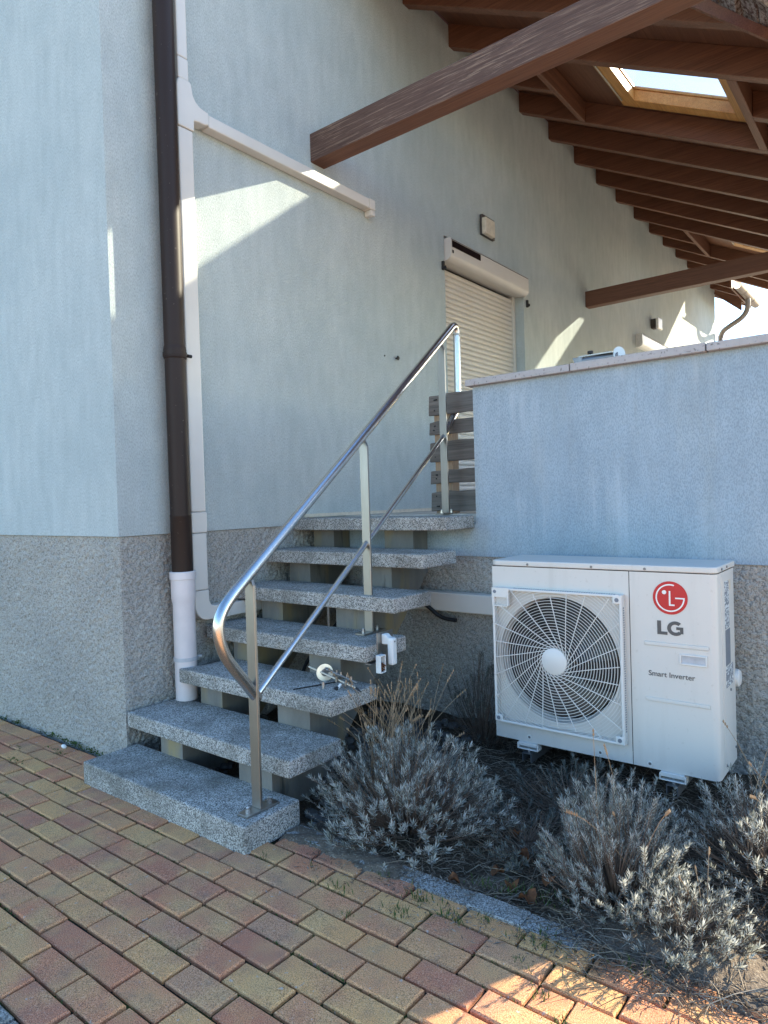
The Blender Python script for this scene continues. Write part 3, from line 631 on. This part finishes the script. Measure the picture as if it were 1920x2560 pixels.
front_panel().build('fan_panel', 'ac_paint', ac)
cs = [(X0 + .0025, YF + .001), (X0 + .0025, YB)] + [(X0 + .012, YB + .004), (X1 - .012, YB + .004), (X1, YB - .012)] + [(X1, YF + .026)] + [(X1 - .026 + .026 * math.cos(a), YF + .026 - .026 * math.sin(a)) for a in (math.pi * k / 12 for k in range(1, 7))] + [(2.1035, YF)] + [(2.1035, YF + .02), (2.1033, YF + .09), (X0 + .03, YF + .09), (X0 + .03, YF + .001)]
b = MB(); n = len(cs); vs = [(p[0], p[1], Z0) for p in cs] + [(p[0], p[1], .9255) for p in cs]
b.add(vs, [(i, (i + 1) % n, (i + 1) % n + n, i + n) for i in range(n)]); cas = b.build('casing', 'ac_paint', ac, smooth=30)
MB().box(X0 + .01, X1 - .012, YF + .004, YB, Z0 - .0, Z0 + .012).build('base_pan', 'ac_paint', ac)
MB().box(X0 + .032, 2.10, YF + .088, YF + .0895, Z0 + .02, .92).build('fan_back', 'ac_dark', ac)
lid = [(X0, YB + .008), (X1, YB + .008), (X1 + .003, YB), (X1 + .003, YF + .024)] + [(X1 - .023 + .026 * math.cos(a), YF + .023 - .026 * math.sin(a)) for a in (math.pi * k / 12 for k in range(1, 7))] + [(X0 + .02, YF - .003), (X0 - .001, YF + .012)]
MB().prism(lid, 2, .9285, Z1).build('lid', 'ac_paint', ac, .005, seg=2)
MB().box(X0 + .004, X1 - .03, YF + .002, YB - .01, .9252, .9288).build('lid_seam', 'dark_gap', ac)
MB().box(2.1007, 2.1033, YF + .002, YF + .02, Z0 + .002, .9252).build('panel_seam', 'dark_gap', ac)
# fan
fan = MB().tube([(FC[0], YF + .02, FC[1]), (FC[0], YF + .085, FC[1])], .055, 24).build('fan', 'fan_blade', ac, smooth=True)
for k in range(3):
    b = MB(); vs = []; n = 8
    for i in range(n + 1):
        r_ = .05 + .205 * i / n
        for j in range(7):
            a = 2 * math.pi * k / 3 + .5 + (j / 6 - .5) * (1.1 + .35 * i / n) + .35 * i / n
            vs.append((FC[0] + r_ * math.cos(a), YF + .03 + .045 * j / 6, FC[1] + r_ * math.sin(a)))
    b.add(vs, [(i * 7 + j, i * 7 + j + 1, (i + 1) * 7 + j + 1, (i + 1) * 7 + j) for i in range(n) for j in range(6)]); b.build('blade', 'fan_blade', fan, smooth=True)
# grille
gx0, gx1, gz0, gz1 = 1.497, 2.083, .226, .832; GY = YF - .036
gr = MB()
for (a, c, e, g) in ((gx0, gx0 + .011, gz0, gz1), (gx1 - .011, gx1, gz0, gz1), (gx0 + .011, gx1 - .011, gz0, gz0 + .01), (gx0 + .011, gx1 - .011, gz1 - .01, gz1)): gr.box(a, c, GY, YF - .0005, e, g)
gr = gr.build('grille', 'ac_grille', ac, .002, seg=1)
def inside(x, z): return gx0 + .004 < x < gx1 - .004 and gz0 + .004 < z < gz1 - .004
b = MB(); r_ = .066
while r_ < .43:
    n = 110; run = []
    wv = .001
    for k in range(n + 1):
        a = 2 * math.pi * k / n; run.append(inside(FC[0] + r_ * math.cos(a), FC[1] + r_ * math.sin(a)))
    for k in range(n):
        if run[k] and run[k + 1]:
            a0, a1 = 2 * math.pi * k / n, 2 * math.pi * (k + 1) / n; vs = []
            for a in (a0, a1):
                for (dr, yy) in ((-wv, GY + .002), (wv, GY + .002), (wv, GY + .0045), (-wv, GY + .0045)): vs.append((FC[0] + (r_ + dr) * math.cos(a), yy, FC[1] + (r_ + dr) * math.sin(a)))
            b.add(vs, [(0, 1, 5, 4), (1, 2, 6, 5), (3, 0, 4, 7)])
    r_ += .01215
b.build('grille_rings', 'ac_grille', gr, recalc=False)
b = MB(); NS = 24
for k in range(NS):
    a = 2 * math.pi * k / NS; p0 = Vector((math.cos(a), math.sin(a))) * .054
    dr = Vector((math.cos(a + 1.3), math.sin(a + 1.3))); side = Vector((-dr.y, dr.x)); L = 0; pts = []
    while L < .5:
        q = p0 + dr * L - Vector((dr.y, -dr.x)) * (-.10 * L * L); 
        if not inside(FC[0] + q.x, FC[1] + q.y): break
        pts.append(q); L += .02
    for i in range(len(pts) - 1):
        vs = []
        for q in (pts[i], pts[i + 1]):
            for (s_, yy) in ((-.0014, GY + .0), (.0014, GY + .0), (.0014, GY + .004), (-.0014, GY + .004)): vs.append((FC[0] + q.x + side.x * s_, yy, FC[1] + q.y + side.y * s_))
        b.add(vs, [(0, 1, 5, 4), (1, 2, 6, 5), (3, 0, 4, 7)])
b.build('grille_spokes', 'ac_grille', gr, recalc=False)
MB().tube([(FC[0], GY + .012, FC[1]), (FC[0], GY + .0, FC[1]), (FC[0], GY - .003, FC[1])], [.057, .057, .053], 40).build('grille_hub', 'ac_grille', gr, smooth=40)
for (cx_, cz_) in ((gx1 - .02, gz1 - .02), (gx0 + .018, gz0 + .018), (gx1 - .02, gz0 + .018)):
    MB().box(cx_ - .018, cx_ + .018, GY - .0008, GY + .014, cz_ - .016, cz_ + .016).build('corner_pad', 'ac_grille', gr, .003)
    MB().tube([(cx_, GY - .0018, cz_), (cx_, GY + .004, cz_)], .0085, 16).build('screw_hole', 'sticker_dark', gr)
MB().box(gx0 - .0005, gx0 + .082, GY - .0009, GY + .014, gz1 - .042, gz1 + .0005).box(gx0 - .0005, gx0 + .007, GY - .0009, GY + .014, gz1 - .078, gz1 - .0421).box(gx0 + .075, gx0 + .082, GY - .0009, GY + .014, gz1 - .078, gz1 - .0421).box(gx0 + .007, gx0 + .075, GY - .0009, GY + .014, gz1 - .083, gz1 - .0781).box(gx0 + .007, gx0 + .075, GY + .014, GY + .018, gz1 - .08, gz1 - .04).build('grille_grip', 'ac_grille', gr)
MB().tube([(gx0 + .014, GY - .002, gz1 - .017), (gx0 + .014, GY + .004, gz1 - .017)], .008, 16).build('screw_hole', 'sticker_dark', gr)
b = MB()
for k in range(52):
    z = gz0 + .05 + k * .0098; b.box(gx1, gx1 + .0006, GY + .014, GY + .026, z, z + .0055)
b.build('side_vents', 'sticker_dark', gr)
b = MB()
for k in range(44):
    x = gx0 + .10 + k * .0104; b.box(x, x + .006, GY + .014, GY + .026, gz1, gz1 + .0006)
b.build('top_vents', 'sticker_dark', gr)
# right panel: ridges, handle
def ridge(x0, x1, z0, z1): return MB().box(x0, x1, YF - .0035, YF + .001, z0, z1).build('ridge', 'ac_paint', ac, .003, seg=2)
for zc in (.645, .424): ridge(2.158, 2.396, zc - .008, zc + .008)
hd = MB()
for (a, c, e, g) in ((2.289, 2.296, .574, .616), (2.382, 2.389, .574, .616), (2.296, 2.382, .574, .581), (2.296, 2.382, .609, .616)): hd.box(a, c, YF - .006, YF - .0002, e, g)
hd.build('handle', 'ac_grille', ac, .0015, seg=1)
MB().prism([(YF - .0012, .581), (YF - .0012, .6089), (YF - .0045, .6085), (YF - .002, .595)], 0, 2.2965, 2.3815).build('handle_recess', 'grey_clamp', ac)
for x in (1.659, 1.948, 2.165): MB().tube([(x, YF - .0055, .938), (x, YF - .0025, .938)], [.005, .006], 10).build('screw', 'slate_metal', ac)
for x, z in ((1.646, .169), (1.967, .166), (2.168, .163)):
    sc_ = MB().ring((x, YF - .001, z), (0, 1, 0), .006, .011, .003, 20).build('screw_cup', 'ac_grille', ac); MB().tube([(x, YF - .002, z), (x, YF + .001, z)], .0055, 10).build('screw', 'slate_metal', sc_)
for y_, z in ((YF + .075, .939), (YF + .16, .941)): MB().tube([(X1 + .002, y_, z), (X1 + .006, y_, z)], .005, 10).build('screw', 'slate_metal', ac)
for y_, z in ((YF + .20, .45), (YF + .27, .20), (YF + .11, .175)): MB().tube([(X1 - .001, y_, z), (X1 + .004, y_, z)], .005, 10).build('screw', 'slate_metal', ac)
MB().box(X1 - .001, X1 + .0022, YF + .075, YF + .083, Z0 + .03, .915).box(X1 - .001, X1 + .0012, YF + .10, YF + .105, Z0 + .06, .90).build('side_ridge', 'ac_paint', ac, .001, seg=1)
for (y0, y1, z0, z1, mt) in ((.13, .20, .70, .885, 'sticker'), (.13, .21, .555, .695, 'sticker_dark'), (.13, .25, .47, .55, 'sticker'), (.205, .235, .845, .885, 'cream_lamp')):
    MB().box(X1 + .0, X1 + .0008, YF + y0, YF + y1, z0, z1).build('sticker', mt, ac)
MB().tube([(X1 - .04, YB + .01, .47), (X1 + .006, YB + .016, .47), (X1 + .014, YB + .016, .47)], [.036, .036, .028], 20).build('valve_cover', 'ac_grille', ac, smooth=40)
# emblem: red disc with pale face mark, word below, small line of text
LC = (2.259, .829); LR = .0645
em = MB().tube([(LC[0], YF - .0005, LC[1]), (LC[0], YF - .0022, LC[1])], LR, 64).build('emblem', 'logo_red', ac)
def flat(b, pts, y0, y1): return b.prism([(p[0], p[1]) for p in pts], 1, y0, y1)
def lpt(x, z): return (LC[0] + x * LR, LC[1] + z * LR)
b = MB(); A0, A1 = rad(72), rad(352); rn, ro = .755, .835
o_ = [lpt(ro * math.cos(A0 + (A1 - A0) * k / 60), ro * math.sin(A0 + (A1 - A0) * k / 60)) for k in range(61)]; i_ = [lpt(rn * math.cos(A0 + (A1 - A0) * k / 60), rn * math.sin(A0 + (A1 - A0) * k / 60)) for k in range(61)]
for k in range(60): flat(b, [o_[k], o_[k + 1], i_[k + 1], i_[k]], YF - .0032, YF - .0021)
flat(b, [lpt(.30, .04), lpt(.84, .04), lpt(.84, -.12), lpt(.76, -.12), lpt(.76, -.04), lpt(.30, -.04)], YF - .0033, YF - .0021)
flat(b, [lpt(-.06, .42), lpt(.03, .42), lpt(.03, -.38), lpt(.26, -.38), lpt(.26, -.47), lpt(-.06, -.47)], YF - .0033, YF - .0021)
flat(b, [lpt(-.33 + .125 * math.cos(2 * math.pi * k / 24), .33 + .125 * math.sin(2 * math.pi * k / 24)) for k in range(24)], YF - .0033, YF - .0021)
b.build('emblem_mark', 'logo_white', em)
b = MB(); zx0, zz0, zz1 = 2.2085, .684, .738; hgt = zz1 - zz0
flat(b, [(zx0, zz0), (zx0 + .038, zz0), (zx0 + .038, zz0 + .012), (zx0 + .0145, zz0 + .012), (zx0 + .0145, zz1), (zx0, zz1)], YF - .0018, YF - .0004)
b.build('letter', 'letter_grey', ac)
b = MB(); gc = (2.2765, (zz0 + zz1) / 2); Ro, Ri = .0305, .0165
A0, A1 = rad(48), rad(318); kz = (hgt / 2 + .001) / Ro
for k in range(40):
    a, c = A0 + (A1 - A0) * k / 40, A0 + (A1 - A0) * (k + 1) / 40
    flat(b, [(gc[0] + Ro * math.cos(a), gc[1] + Ro * kz * math.sin(a)), (gc[0] + Ro * math.cos(c), gc[1] + Ro * kz * math.sin(c)), (gc[0] + Ri * math.cos(c), gc[1] + Ri * kz * math.sin(c)), (gc[0] + Ri * math.cos(a), gc[1] + Ri * kz * math.sin(a))], YF - .0018, YF - .0004)
flat(b, [(gc[0] + .003, gc[1] - .0045), (gc[0] + .003, gc[1] + .0062), (gc[0] + .0285, gc[1] + .0062), (gc[0] + .0285, gc[1] - .0195), (gc[0] + .0165, gc[1] - .0185), (gc[0] + .0165, gc[1] - .0045)], YF - .00185, YF - .0004)
b.build('letter', 'letter_grey', ac)
fc = bpy.data.curves.new('lettering', 'FONT'); fc.body = 'Smart Inverter'; fc.size = .0315; fc.extrude = .0004; fc.offset = .00035
fo = bpy.data.objects.new('lettering_curve', fc); COL.objects.link(fo)
me = bpy.data.meshes.new_from_object(fo.evaluated_get(bpy.context.evaluated_depsgraph_get())); bpy.data.objects.remove(fo)
xs = [v.co.x for v in me.vertices]; sx = .173 / (max(xs) - min(xs))
for v in me.vertices: v.co = Vector((2.1715 + (v.co.x - min(xs)) * sx, YF - .0009 - v.co.z, .5175 + v.co.y * .92))
me.materials.clear(); link('lettering', me, 'letter_grey', ac)
# feet and wall brackets
for x in (1.64, 2.255):
    ft = MB().box(x - .045, x + .045, YF - .012, YF + .03, .128, .1455).box(x - .05, x - .044, YF - .012, YF + .03, .112, .140).box(x + .044, x + .05, YF - .012, YF + .03, .112, .140).box(x - .044, x + .044, YF - .012, YF + .03, .112, .118).build('foot', 'ac_grille', ac, .002, seg=1)
    MB().cyl((x, YF + .006, .10), (x, YF + .006, .150), .006, 8).build('bolt', 'bolt_steel', ft)
    br = MB().box(x - .022, x + .022, YF - .02, 1.45, .098, .102).box(x - .022, x - .018, YF - .02, 1.45, .062, .0979).box(x + .018, x + .022, YF - .02, 1.45, .062, .0979).build('bracket', 'slate_metal', ac)
MB().box(1.60, 2.32, 1.425, 1.452, .055, .095).build('bracket_rail', 'slate_metal', ac)

# ------------------------------------------------------------------ small things on the stairs
sb = empty('sensor_box', (1.17, .58, .5), 'white plastic box with its lid hanging open on the stair edge', 'box')
MB().box(1.1315, 1.1345, .545, .66, .50, .655).build('mounting_plate', 'brushed_steel', sb, .001, seg=1)
MB().tube([(1.134, .575, .56), (1.138, .575, .56)], .009, 10).build('bolt', 'slate_metal', sb)
MB().prism([(1.135, .648), (1.155, .648), (1.168, .636), (1.192, .633), (1.192, .604), (1.135, .602)], 1, .574, .608).build('arm', 'white_plastic', sb, .005)
MB().box(1.166, 1.198, .572, .610, .512, .634).build('body', 'white_plastic', sb, .011, seg=3)
MB().cyl((1.198, .59, .618), (1.1995, .59, .618), .004, 10).build('mark', 'slate_metal', sb)
b = MB().box(1.15, 1.178, .512, .516, .488, .566).box(1.15, 1.178, .546, .55, .488, .566).box(1.15, 1.178, .516, .546, .488, .493).box(1.15, 1.178, .516, .546, .561, .566).box(1.15, 1.154, .516, .546, .493, .561)
b.build('open_lid', 'white_plastic', sb, .002, seg=2)
b = MB()
for k in range(40):
    p = Vector((RND.uniform(1.158, 1.174), RND.uniform(.52, .542), RND.uniform(.496, .528))); b.tube([p, p + Vector((RND.uniform(-.008, .008), RND.uniform(-.01, .01), RND.uniform(-.006, .006)))], .003, 5)
b.build('contents', 'dead_leaf', sb)
MB().box(1.1, 1.131, .50, .60, .522, .528).box(1.137, 1.15, .575, .585, .515, .545).build('clip', 'slate_metal', sb)

tl = empty('circle_cutter', (.95, .43, .432), 'metal hand tool with a round steel disc and rods lying on third step', 'tool')
a_, e_ = Vector((.800, .452, .485)), Vector((1.128, .402, .446)); ax = (e_ - a_).normalized()
MB().ring((.897, .455, .470), (.8, -.55, .12), .0165, .0385, .006, 40).build('disc', 'bolt_steel', tl, smooth=40)
MB().cyl((.894, .457, .470), (.902, .452, .4705), .0165, 24).build('hub', 'slate_metal', tl)
MB().cyl(a_, e_, .0038, 10).build('long_rod', 'cream_lamp', tl)
off = Vector((.012, .02, .012))
MB().tube([a_ + ax * .10 + off, a_ + ax * .115 + off, a_ + ax * .116 + off, a_ + ax * .20 + off, a_ + ax * .201 + off, a_ + ax * .31 + off], [.009, .009, .006, .006, .0045, .0045], 12).build('short_rod', 'slate_metal', tl, smooth=40)
MB().box(1.0, 1.012, .41, .45, .45, .472).box(1.06, 1.07, .402, .44, .442, .464).build('cross_piece', 'brushed_steel', tl, .001, seg=1)
for f in (.17, .2, .24, .27): MB().cyl(a_ + ax * f + off, a_ + ax * f + off + Vector((0, 0, .016)), .004, 8).build('screw', 'bolt_steel', tl)
MB().cyl((1.05, .392, .454), (1.045, .376, .436), .006, 10).build('knob', 'white_plastic', tl); MB().tube([(1.046, .38, .442), (1.04, .366, .434)], [.006, .01], 10).build('foot', 'black_rubber', tl)
MB().tube([e_, e_ + ax * .03 + Vector((0, 0, -.008))], [.005, .002], 8).build('tip', 'black_rubber', tl)
tag(MB().cyl((.885, .268, .4355), (.965, .465, .4355), .0028, 8).build('thin_rod', 'black_rubber'), 'thin black rod lying beside the disc tool on the third step', 'rod')
tag(MB().ring((.985, .352, .4475), (0, 0, 1), .004, .0075, .03, 16).build('metal_sleeve', 'bolt_steel'), 'tiny metal sleeve standing upright on the third step', 'sleeve')

dv = empty('grinder_jig', (1.86, 1.53, 1.88), 'grey metal tool with a white disc lying on the coping', 'tool')
MB().cyl((1.72, 1.50, 1.897), (1.885, 1.54, 1.908), .0165, 16).build('barrel', 'slate_metal', dv, smooth=40)
MB().prism([(1.675, 1.917), (1.69, 1.879), (1.725, 1.879), (1.725, 1.918)], 1, 1.485, 1.525).build('base_block', 'slate_metal', dv, .002)
MB().box(1.70, 1.87, 1.50, 1.53, 1.919, 1.926).build('rail_bar', 'brushed_steel', dv, .001)
MB().tube([(1.755, 1.52, 1.926), (1.755, 1.52, 1.933), (1.755, 1.52, 1.934), (1.755, 1.52, 1.946)], [.004, .004, .014, .014], 12).build('knob', 'black_rubber', dv)
MB().tube([(1.886, 1.547, 1.915), (1.8895, 1.545, 1.915)], .036, 32).build('disc', 'white_plastic', dv)
MB().tube([(1.888, 1.536, 1.898), (1.8925, 1.537, 1.898)], .008, 12).build('disc_nut', 'black_rubber', dv)
tag(MB().box(1.575, 1.63, 1.46, 1.475, 1.879, 1.886).build('metal_strip', 'slate_metal'), 'small flat metal strip on the coping left of the disc tool', 'strip')

# ------------------------------------------------------------------ plants
def bez(p, c, q, n): return [p * (1 - t_) ** 2 + c * 2 * t_ * (1 - t_) + q * t_ ** 2 for t_ in (i / n for i in range(n + 1))]
def lavender(name, label, base, rx, ry, h, nst, seed, leafmat='lavender_leaf', bare=.0, lean=(0, 0), tuft=.036, stalks=0, stalk_dir=(0, 0), leafy=.42):
    R = random.Random(seed); root = empty(name, base, label, 'lavender bush', 'lavender bushes in the bed')
    wd = MB(); lf = MB(); sk = MB(); B = Vector(base)
    for k in range(nst):
        ph = R.uniform(0, 2 * math.pi); q = math.sqrt(R.random()); th = q * 1.48
        rr = R.uniform(.72, 1.06) if R.random() < .8 else R.uniform(.45, .75)
        tip = B + Vector((math.sin(th) * math.cos(ph) * rx * rr + lean[0] * rr, math.sin(th) * math.sin(ph) * ry * rr + lean[1] * rr, max(.03, math.cos(th) ** .8 * h * rr)))
        bs = B + Vector((math.cos(ph) * rx * .22 * q * R.random(), math.sin(ph) * ry * .22 * q * R.random(), 0))
        ct = bs.lerp(tip, .55) + Vector((R.uniform(-.045, .045), R.uniform(-.045, .045), -.02 - .05 * q + R.uniform(-.03, .03)))
        P = bez(bs, ct, tip, 6); wd.tube(P, [.0026, .0023, .002, .0018, .0015, .0013, .001], 3, cap=False)
        if R.random() < bare: continue
        dirn = (P[-1] - P[-3]).normalized(); dirn = (dirn + Vector((0, 0, .55))).normalized()
        L = (P[-1] - P[0]).length; s0 = 1 - leafy * R.uniform(.6, 1.2) ; nwh = max(4, int(L * (1 - s0) / .0075)); ls = tuft * R.uniform(.75, 1.2)
        for wI in range(nwh):
            f = s0 + (1 - s0) * wI / (nwh - 1); i_ = min(5, int(f * 6)); pt = P[i_].lerp(P[i_ + 1], f * 6 - i_)
            top = (wI / (nwh - 1)); nl = 3 if top < .5 else (5 if top < .8 else 8)
            dd = (P[min(6, i_ + 1)] - P[i_]).normalized().lerp(dirn, top).normalized()
            u = dd.cross(Vector((.3, .5, .8))).normalized(); v = dd.cross(u); a0 = R.uniform(0, 6.28)
            for j in range(nl):
                a = a0 + 2 * math.pi * j / nl + R.uniform(-.4, .4); out = u * math.cos(a) + v * math.sin(a); op = R.uniform(.35, 1.0) if top > .8 else R.uniform(.5, 1.3)
                d = (dd + out * op).normalized(); sd = d.cross(out.cross(d)).normalized(); sd = d.cross(out).normalized()
                l = ls * (.45 + .55 * top) * R.uniform(.7, 1.15)
                lf.leaf(pt, d, l, l * R.uniform(.13, .19), sd)
    for k in range(stalks):
        ph = R.uniform(0, 6.28); bs = B + Vector((math.cos(ph) * rx * .3 + stalk_dir[0] * .5, math.sin(ph) * ry * .3 + stalk_dir[1] * .5, h * .2))
        tip = B + Vector((stalk_dir[0] + R.gauss(0, rx * .3), stalk_dir[1] + R.gauss(0, ry * .35), h * R.uniform(.8, 1.5)))
        P = bez(bs, bs.lerp(tip, .6) + Vector((0, 0, h * .18)), tip, 7); sk.tube(P, .0011, 3, cap=False)
        for j in range(R.randint(2, 5)):
            pt = P[7].lerp(P[6], j * .28); sk.tube([pt - Vector((0, 0, .005)), pt, pt + Vector((0, 0, .007))], [.001, .0035, .0012], 5)
    wd.build('stems', 'woody_stem', root, recalc=False); lf.build('foliage', leafmat, root, recalc=False)
    if stalks: sk.build('dry_stalks', 'straw_stem', root, recalc=False)
    return root
lavender('lavender_bush', 'large silvery lavender bush with dry stalks beside the lowest steps', (1.47, .28, -.01), .40, .37, .35, 640, 3, stalks=100, stalk_dir=(-.27, .26), tuft=.027, leafy=.18)
lavender('lavender_bush', 'silver lavender bush at the kerb end, its right side in sunlight', (2.27, .27, -.01), .23, .27, .36, 380, 5, stalks=5, tuft=.021, leafy=.34)
lavender('lavender_bush', 'low sprawling lavender tuft in sunlight at the end of the kerb', (2.49, .19, -.01), .20, .19, .16, 230, 6, stalks=3, tuft=.021, leafy=.35)
lavender('lavender_bush', 'lavender bush at the right picture edge in front of roughcast base', (2.63, .70, 0), .28, .32, .31, 380, 9, stalks=8, tuft=.024, leafy=.2, bare=.1)
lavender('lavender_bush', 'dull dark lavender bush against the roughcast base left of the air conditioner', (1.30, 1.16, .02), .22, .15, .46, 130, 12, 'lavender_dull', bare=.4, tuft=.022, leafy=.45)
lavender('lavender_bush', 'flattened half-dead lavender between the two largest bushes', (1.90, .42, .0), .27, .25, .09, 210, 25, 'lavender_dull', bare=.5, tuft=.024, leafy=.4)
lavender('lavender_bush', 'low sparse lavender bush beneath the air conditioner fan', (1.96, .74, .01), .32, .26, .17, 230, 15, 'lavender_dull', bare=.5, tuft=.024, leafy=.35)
lavender('lavender_bush', 'thin upright lavender sprigs under the right half of the air conditioner', (2.25, .62, .0), .16, .2, .24, 80, 21, 'lavender_leaf', bare=.25, tuft=.024, leafy=.4)

# uncounted litter, twigs, grass
b = MB(); R = random.Random(31)
for k in range(5200):
    x = R.uniform(1.15, 2.95); y = R.uniform(.05, 1.25); 
    if R.random() < .16: x, y = R.uniform(2.2, 2.9), R.gauss(.05, .08)
    p = Vector((x, y, max(soil_z(x, y), 0 if y < .05 else -1) + .004)); a = R.uniform(0, 6.28); L = R.uniform(.02, .16) * (1 if R.random() < .5 else .5); d = Vector((math.cos(a), math.sin(a), R.uniform(-.02, .16)))
    mid = p + d * L * .5 + Vector((R.uniform(-.01, .01), R.uniform(-.01, .01), .008)); b.tube([p, mid, p + d * L], [.0014, .0012, .0006], 3, cap=False)
tag(b.build('twig_litter', 'litter', recalc=False, kind='stuff'), 'dry twigs and stalks strewn over the soil bed and kerb', 'litter')
b = MB()
for k in range(4200):
    x = R.uniform(1.3, 2.95); y = R.gauss(.0, .09) if R.random() < .5 else R.uniform(.04, 1.2)
    p = Vector((x, y, (soil_z(x, y) if y > .05 else 0) + .003)); a = R.uniform(0, 6.28); d = Vector((math.cos(a), math.sin(a), R.uniform(0, .3))).normalized()
    b.leaf(p, d, R.uniform(.008, .03), R.uniform(.002, .005), d.cross(Vector((0, 0, 1))).normalized())
tag(b.build('leaf_litter', 'litter', recalc=False, kind='stuff'), 'fine dry lavender leaves scattered on the bed edge', 'litter')
b = MB()
tufts = [(1.542, -.19, 1), (1.777, -.09, 1.4), (1.771, -.178, .9), (1.913, -.118, 1.1), (2.173, -.074, 1.2), (2.195, -.05, 1.3), (2.177, -.173, .8), (1.277, -.04, .9), (2.265, -.247, .7), (2.42, -.02, 1.5), (2.0, -.06, .7), (1.62, -.06, .8), (1.4, -.15, .6), (2.33, -.3, .6), (2.0, .12, 1.2), (1.9, .1, 1.1), (2.1, .13, 1.2), (1.66, -.28, .5), (1.2, -.2, .6)]
for (x, y, s_) in tufts:
    for k in range(int(38 * s_)):
        p = Vector((x + R.gauss(0, .03 * s_), y + R.gauss(0, .014 * s_), -.008)); a = R.uniform(0, 6.28); d = Vector((math.cos(a) * .6, math.sin(a) * .6, R.uniform(.5, 1.3))).normalized(); l = R.uniform(.012, .036) * s_ ** .5
        b.leaf(p, d, l, .0034, d.cross(Vector((0, 0, 1))).normalized())
for (x, y, n_) in [(-1.132, -.01, 60), (-.724, -.005, 60), (-.53, -.008, 70), (-.429, -.01, 60), (-.317, -.008, 60), (-.85, 0, 30), (-.62, 0, 30), (-.46, -.109, 25), (-.526, -.3, 30), (-.692, -.197, 12), (-.2, -.01, 25), (-1.3, -.02, 40)]:
    for k in range(n_):
        p = Vector((x + R.gauss(0, .035), y + R.gauss(0, .008), -.004)); a = R.uniform(0, 6.28); d = Vector((math.cos(a), math.sin(a), R.uniform(.1, .9))).normalized(); l = R.uniform(.008, .02)
        b.leaf(p + Vector((0, 0, R.uniform(0, .02))), d, l, l * .55, d.cross(Vector((.1, .2, 1))).normalized())
for k in range(7000):                                        # moss and seedlings in the joints
    rowk = R.randint(-12, 5); y = -.589 + PH * rowk + R.gauss(0, .003); x = R.uniform(-.6, 2.9)
    if math.sin(x * 3.1 + rowk * 2.3) + math.sin(x * 7.7 + rowk) < .5 or (y > -.24 and .0 < x < 1.14) or (y > -.03): continue
    a = R.uniform(0, 6.28); d = Vector((math.cos(a), math.sin(a), R.uniform(.3, 1.2))).normalized(); l = R.uniform(.005, .013)
    b.leaf(Vector((x, y, -.008)), d, l, l * .5, d.cross(Vector((.1, .2, 1))).normalized())
tag(b.build('grass', 'grass_blade', recalc=False, kind='stuff'), 'grass tufts, weeds and moss growing in paving joints and wall foot', 'grass')
# fallen leaves
LV = [(1.862, .423, 'brown curled leaf lying highest in the bed under the air conditioner'), (1.906, .198, 'largest orange-brown leaf on the twigs behind the kerb'), (1.812, .07, 'orange leaf standing against the kerb by the large bush'), (1.945, .297, 'small brown leaf between two other leaves in the bed'), (2.059, .1, 'ragged brown leaf nearest the kerb left of the sunlit bush'), (1.982, .142, 'flat brown leaf in the middle of the bed litter'), (2.08, .205, 'pale brown leaf touching the left edge of the sunlit bush'), (2.079, .338, 'brown leaf partly hidden behind the sunlit bush')]
for k, (x, y, lb) in enumerate(LV):
    s_ = R.uniform(.017, .03) * (1.2 if k == 1 else 1); b = MB(); vs = []; n = 12
    zc = soil_z(x, y) + .024
    for i in range(n):
        a = 2 * math.pi * i / n; rr = s_ * (1. + .28 * math.cos(3 * a + k) + R.uniform(-.12, .12)); vs.append((x + rr * math.cos(a), y + rr * math.sin(a) * .7, zc + .7 * rr * math.cos(2 * a + k) + R.uniform(-.003, .003)))
    vs2 = [(v[0], v[1], v[2] - .0012) for v in vs]
    b.add([(x, y, zc)] + vs + [(x, y, zc - .0012)] + vs2, [(0, 1 + i, 1 + (i + 1) % n) for i in range(n)] + [(n + 1, n + 2 + (i + 1) % n, n + 2 + i) for i in range(n)] + [(1 + i, n + 2 + i, n + 2 + (i + 1) % n, 1 + (i + 1) % n) for i in range(n)])
    o = b.build('fallen_leaf', 'dead_leaf'); tag(o, lb, 'leaf', 'fallen leaves in the bed')
# white pebble by the wall foot
b = MB(); b.tube([(-.53, -.05, .004), (-.525, -.05, .005), (-.51, -.052, .006), (-.495, -.053, .005), (-.49, -.054, .004)], [.002, .009, .011, .009, .002], 10)
tag(b.build('pebble', 'logo_white', smooth=True), 'white pebble on the paving at the foot of house wall', 'pebble')
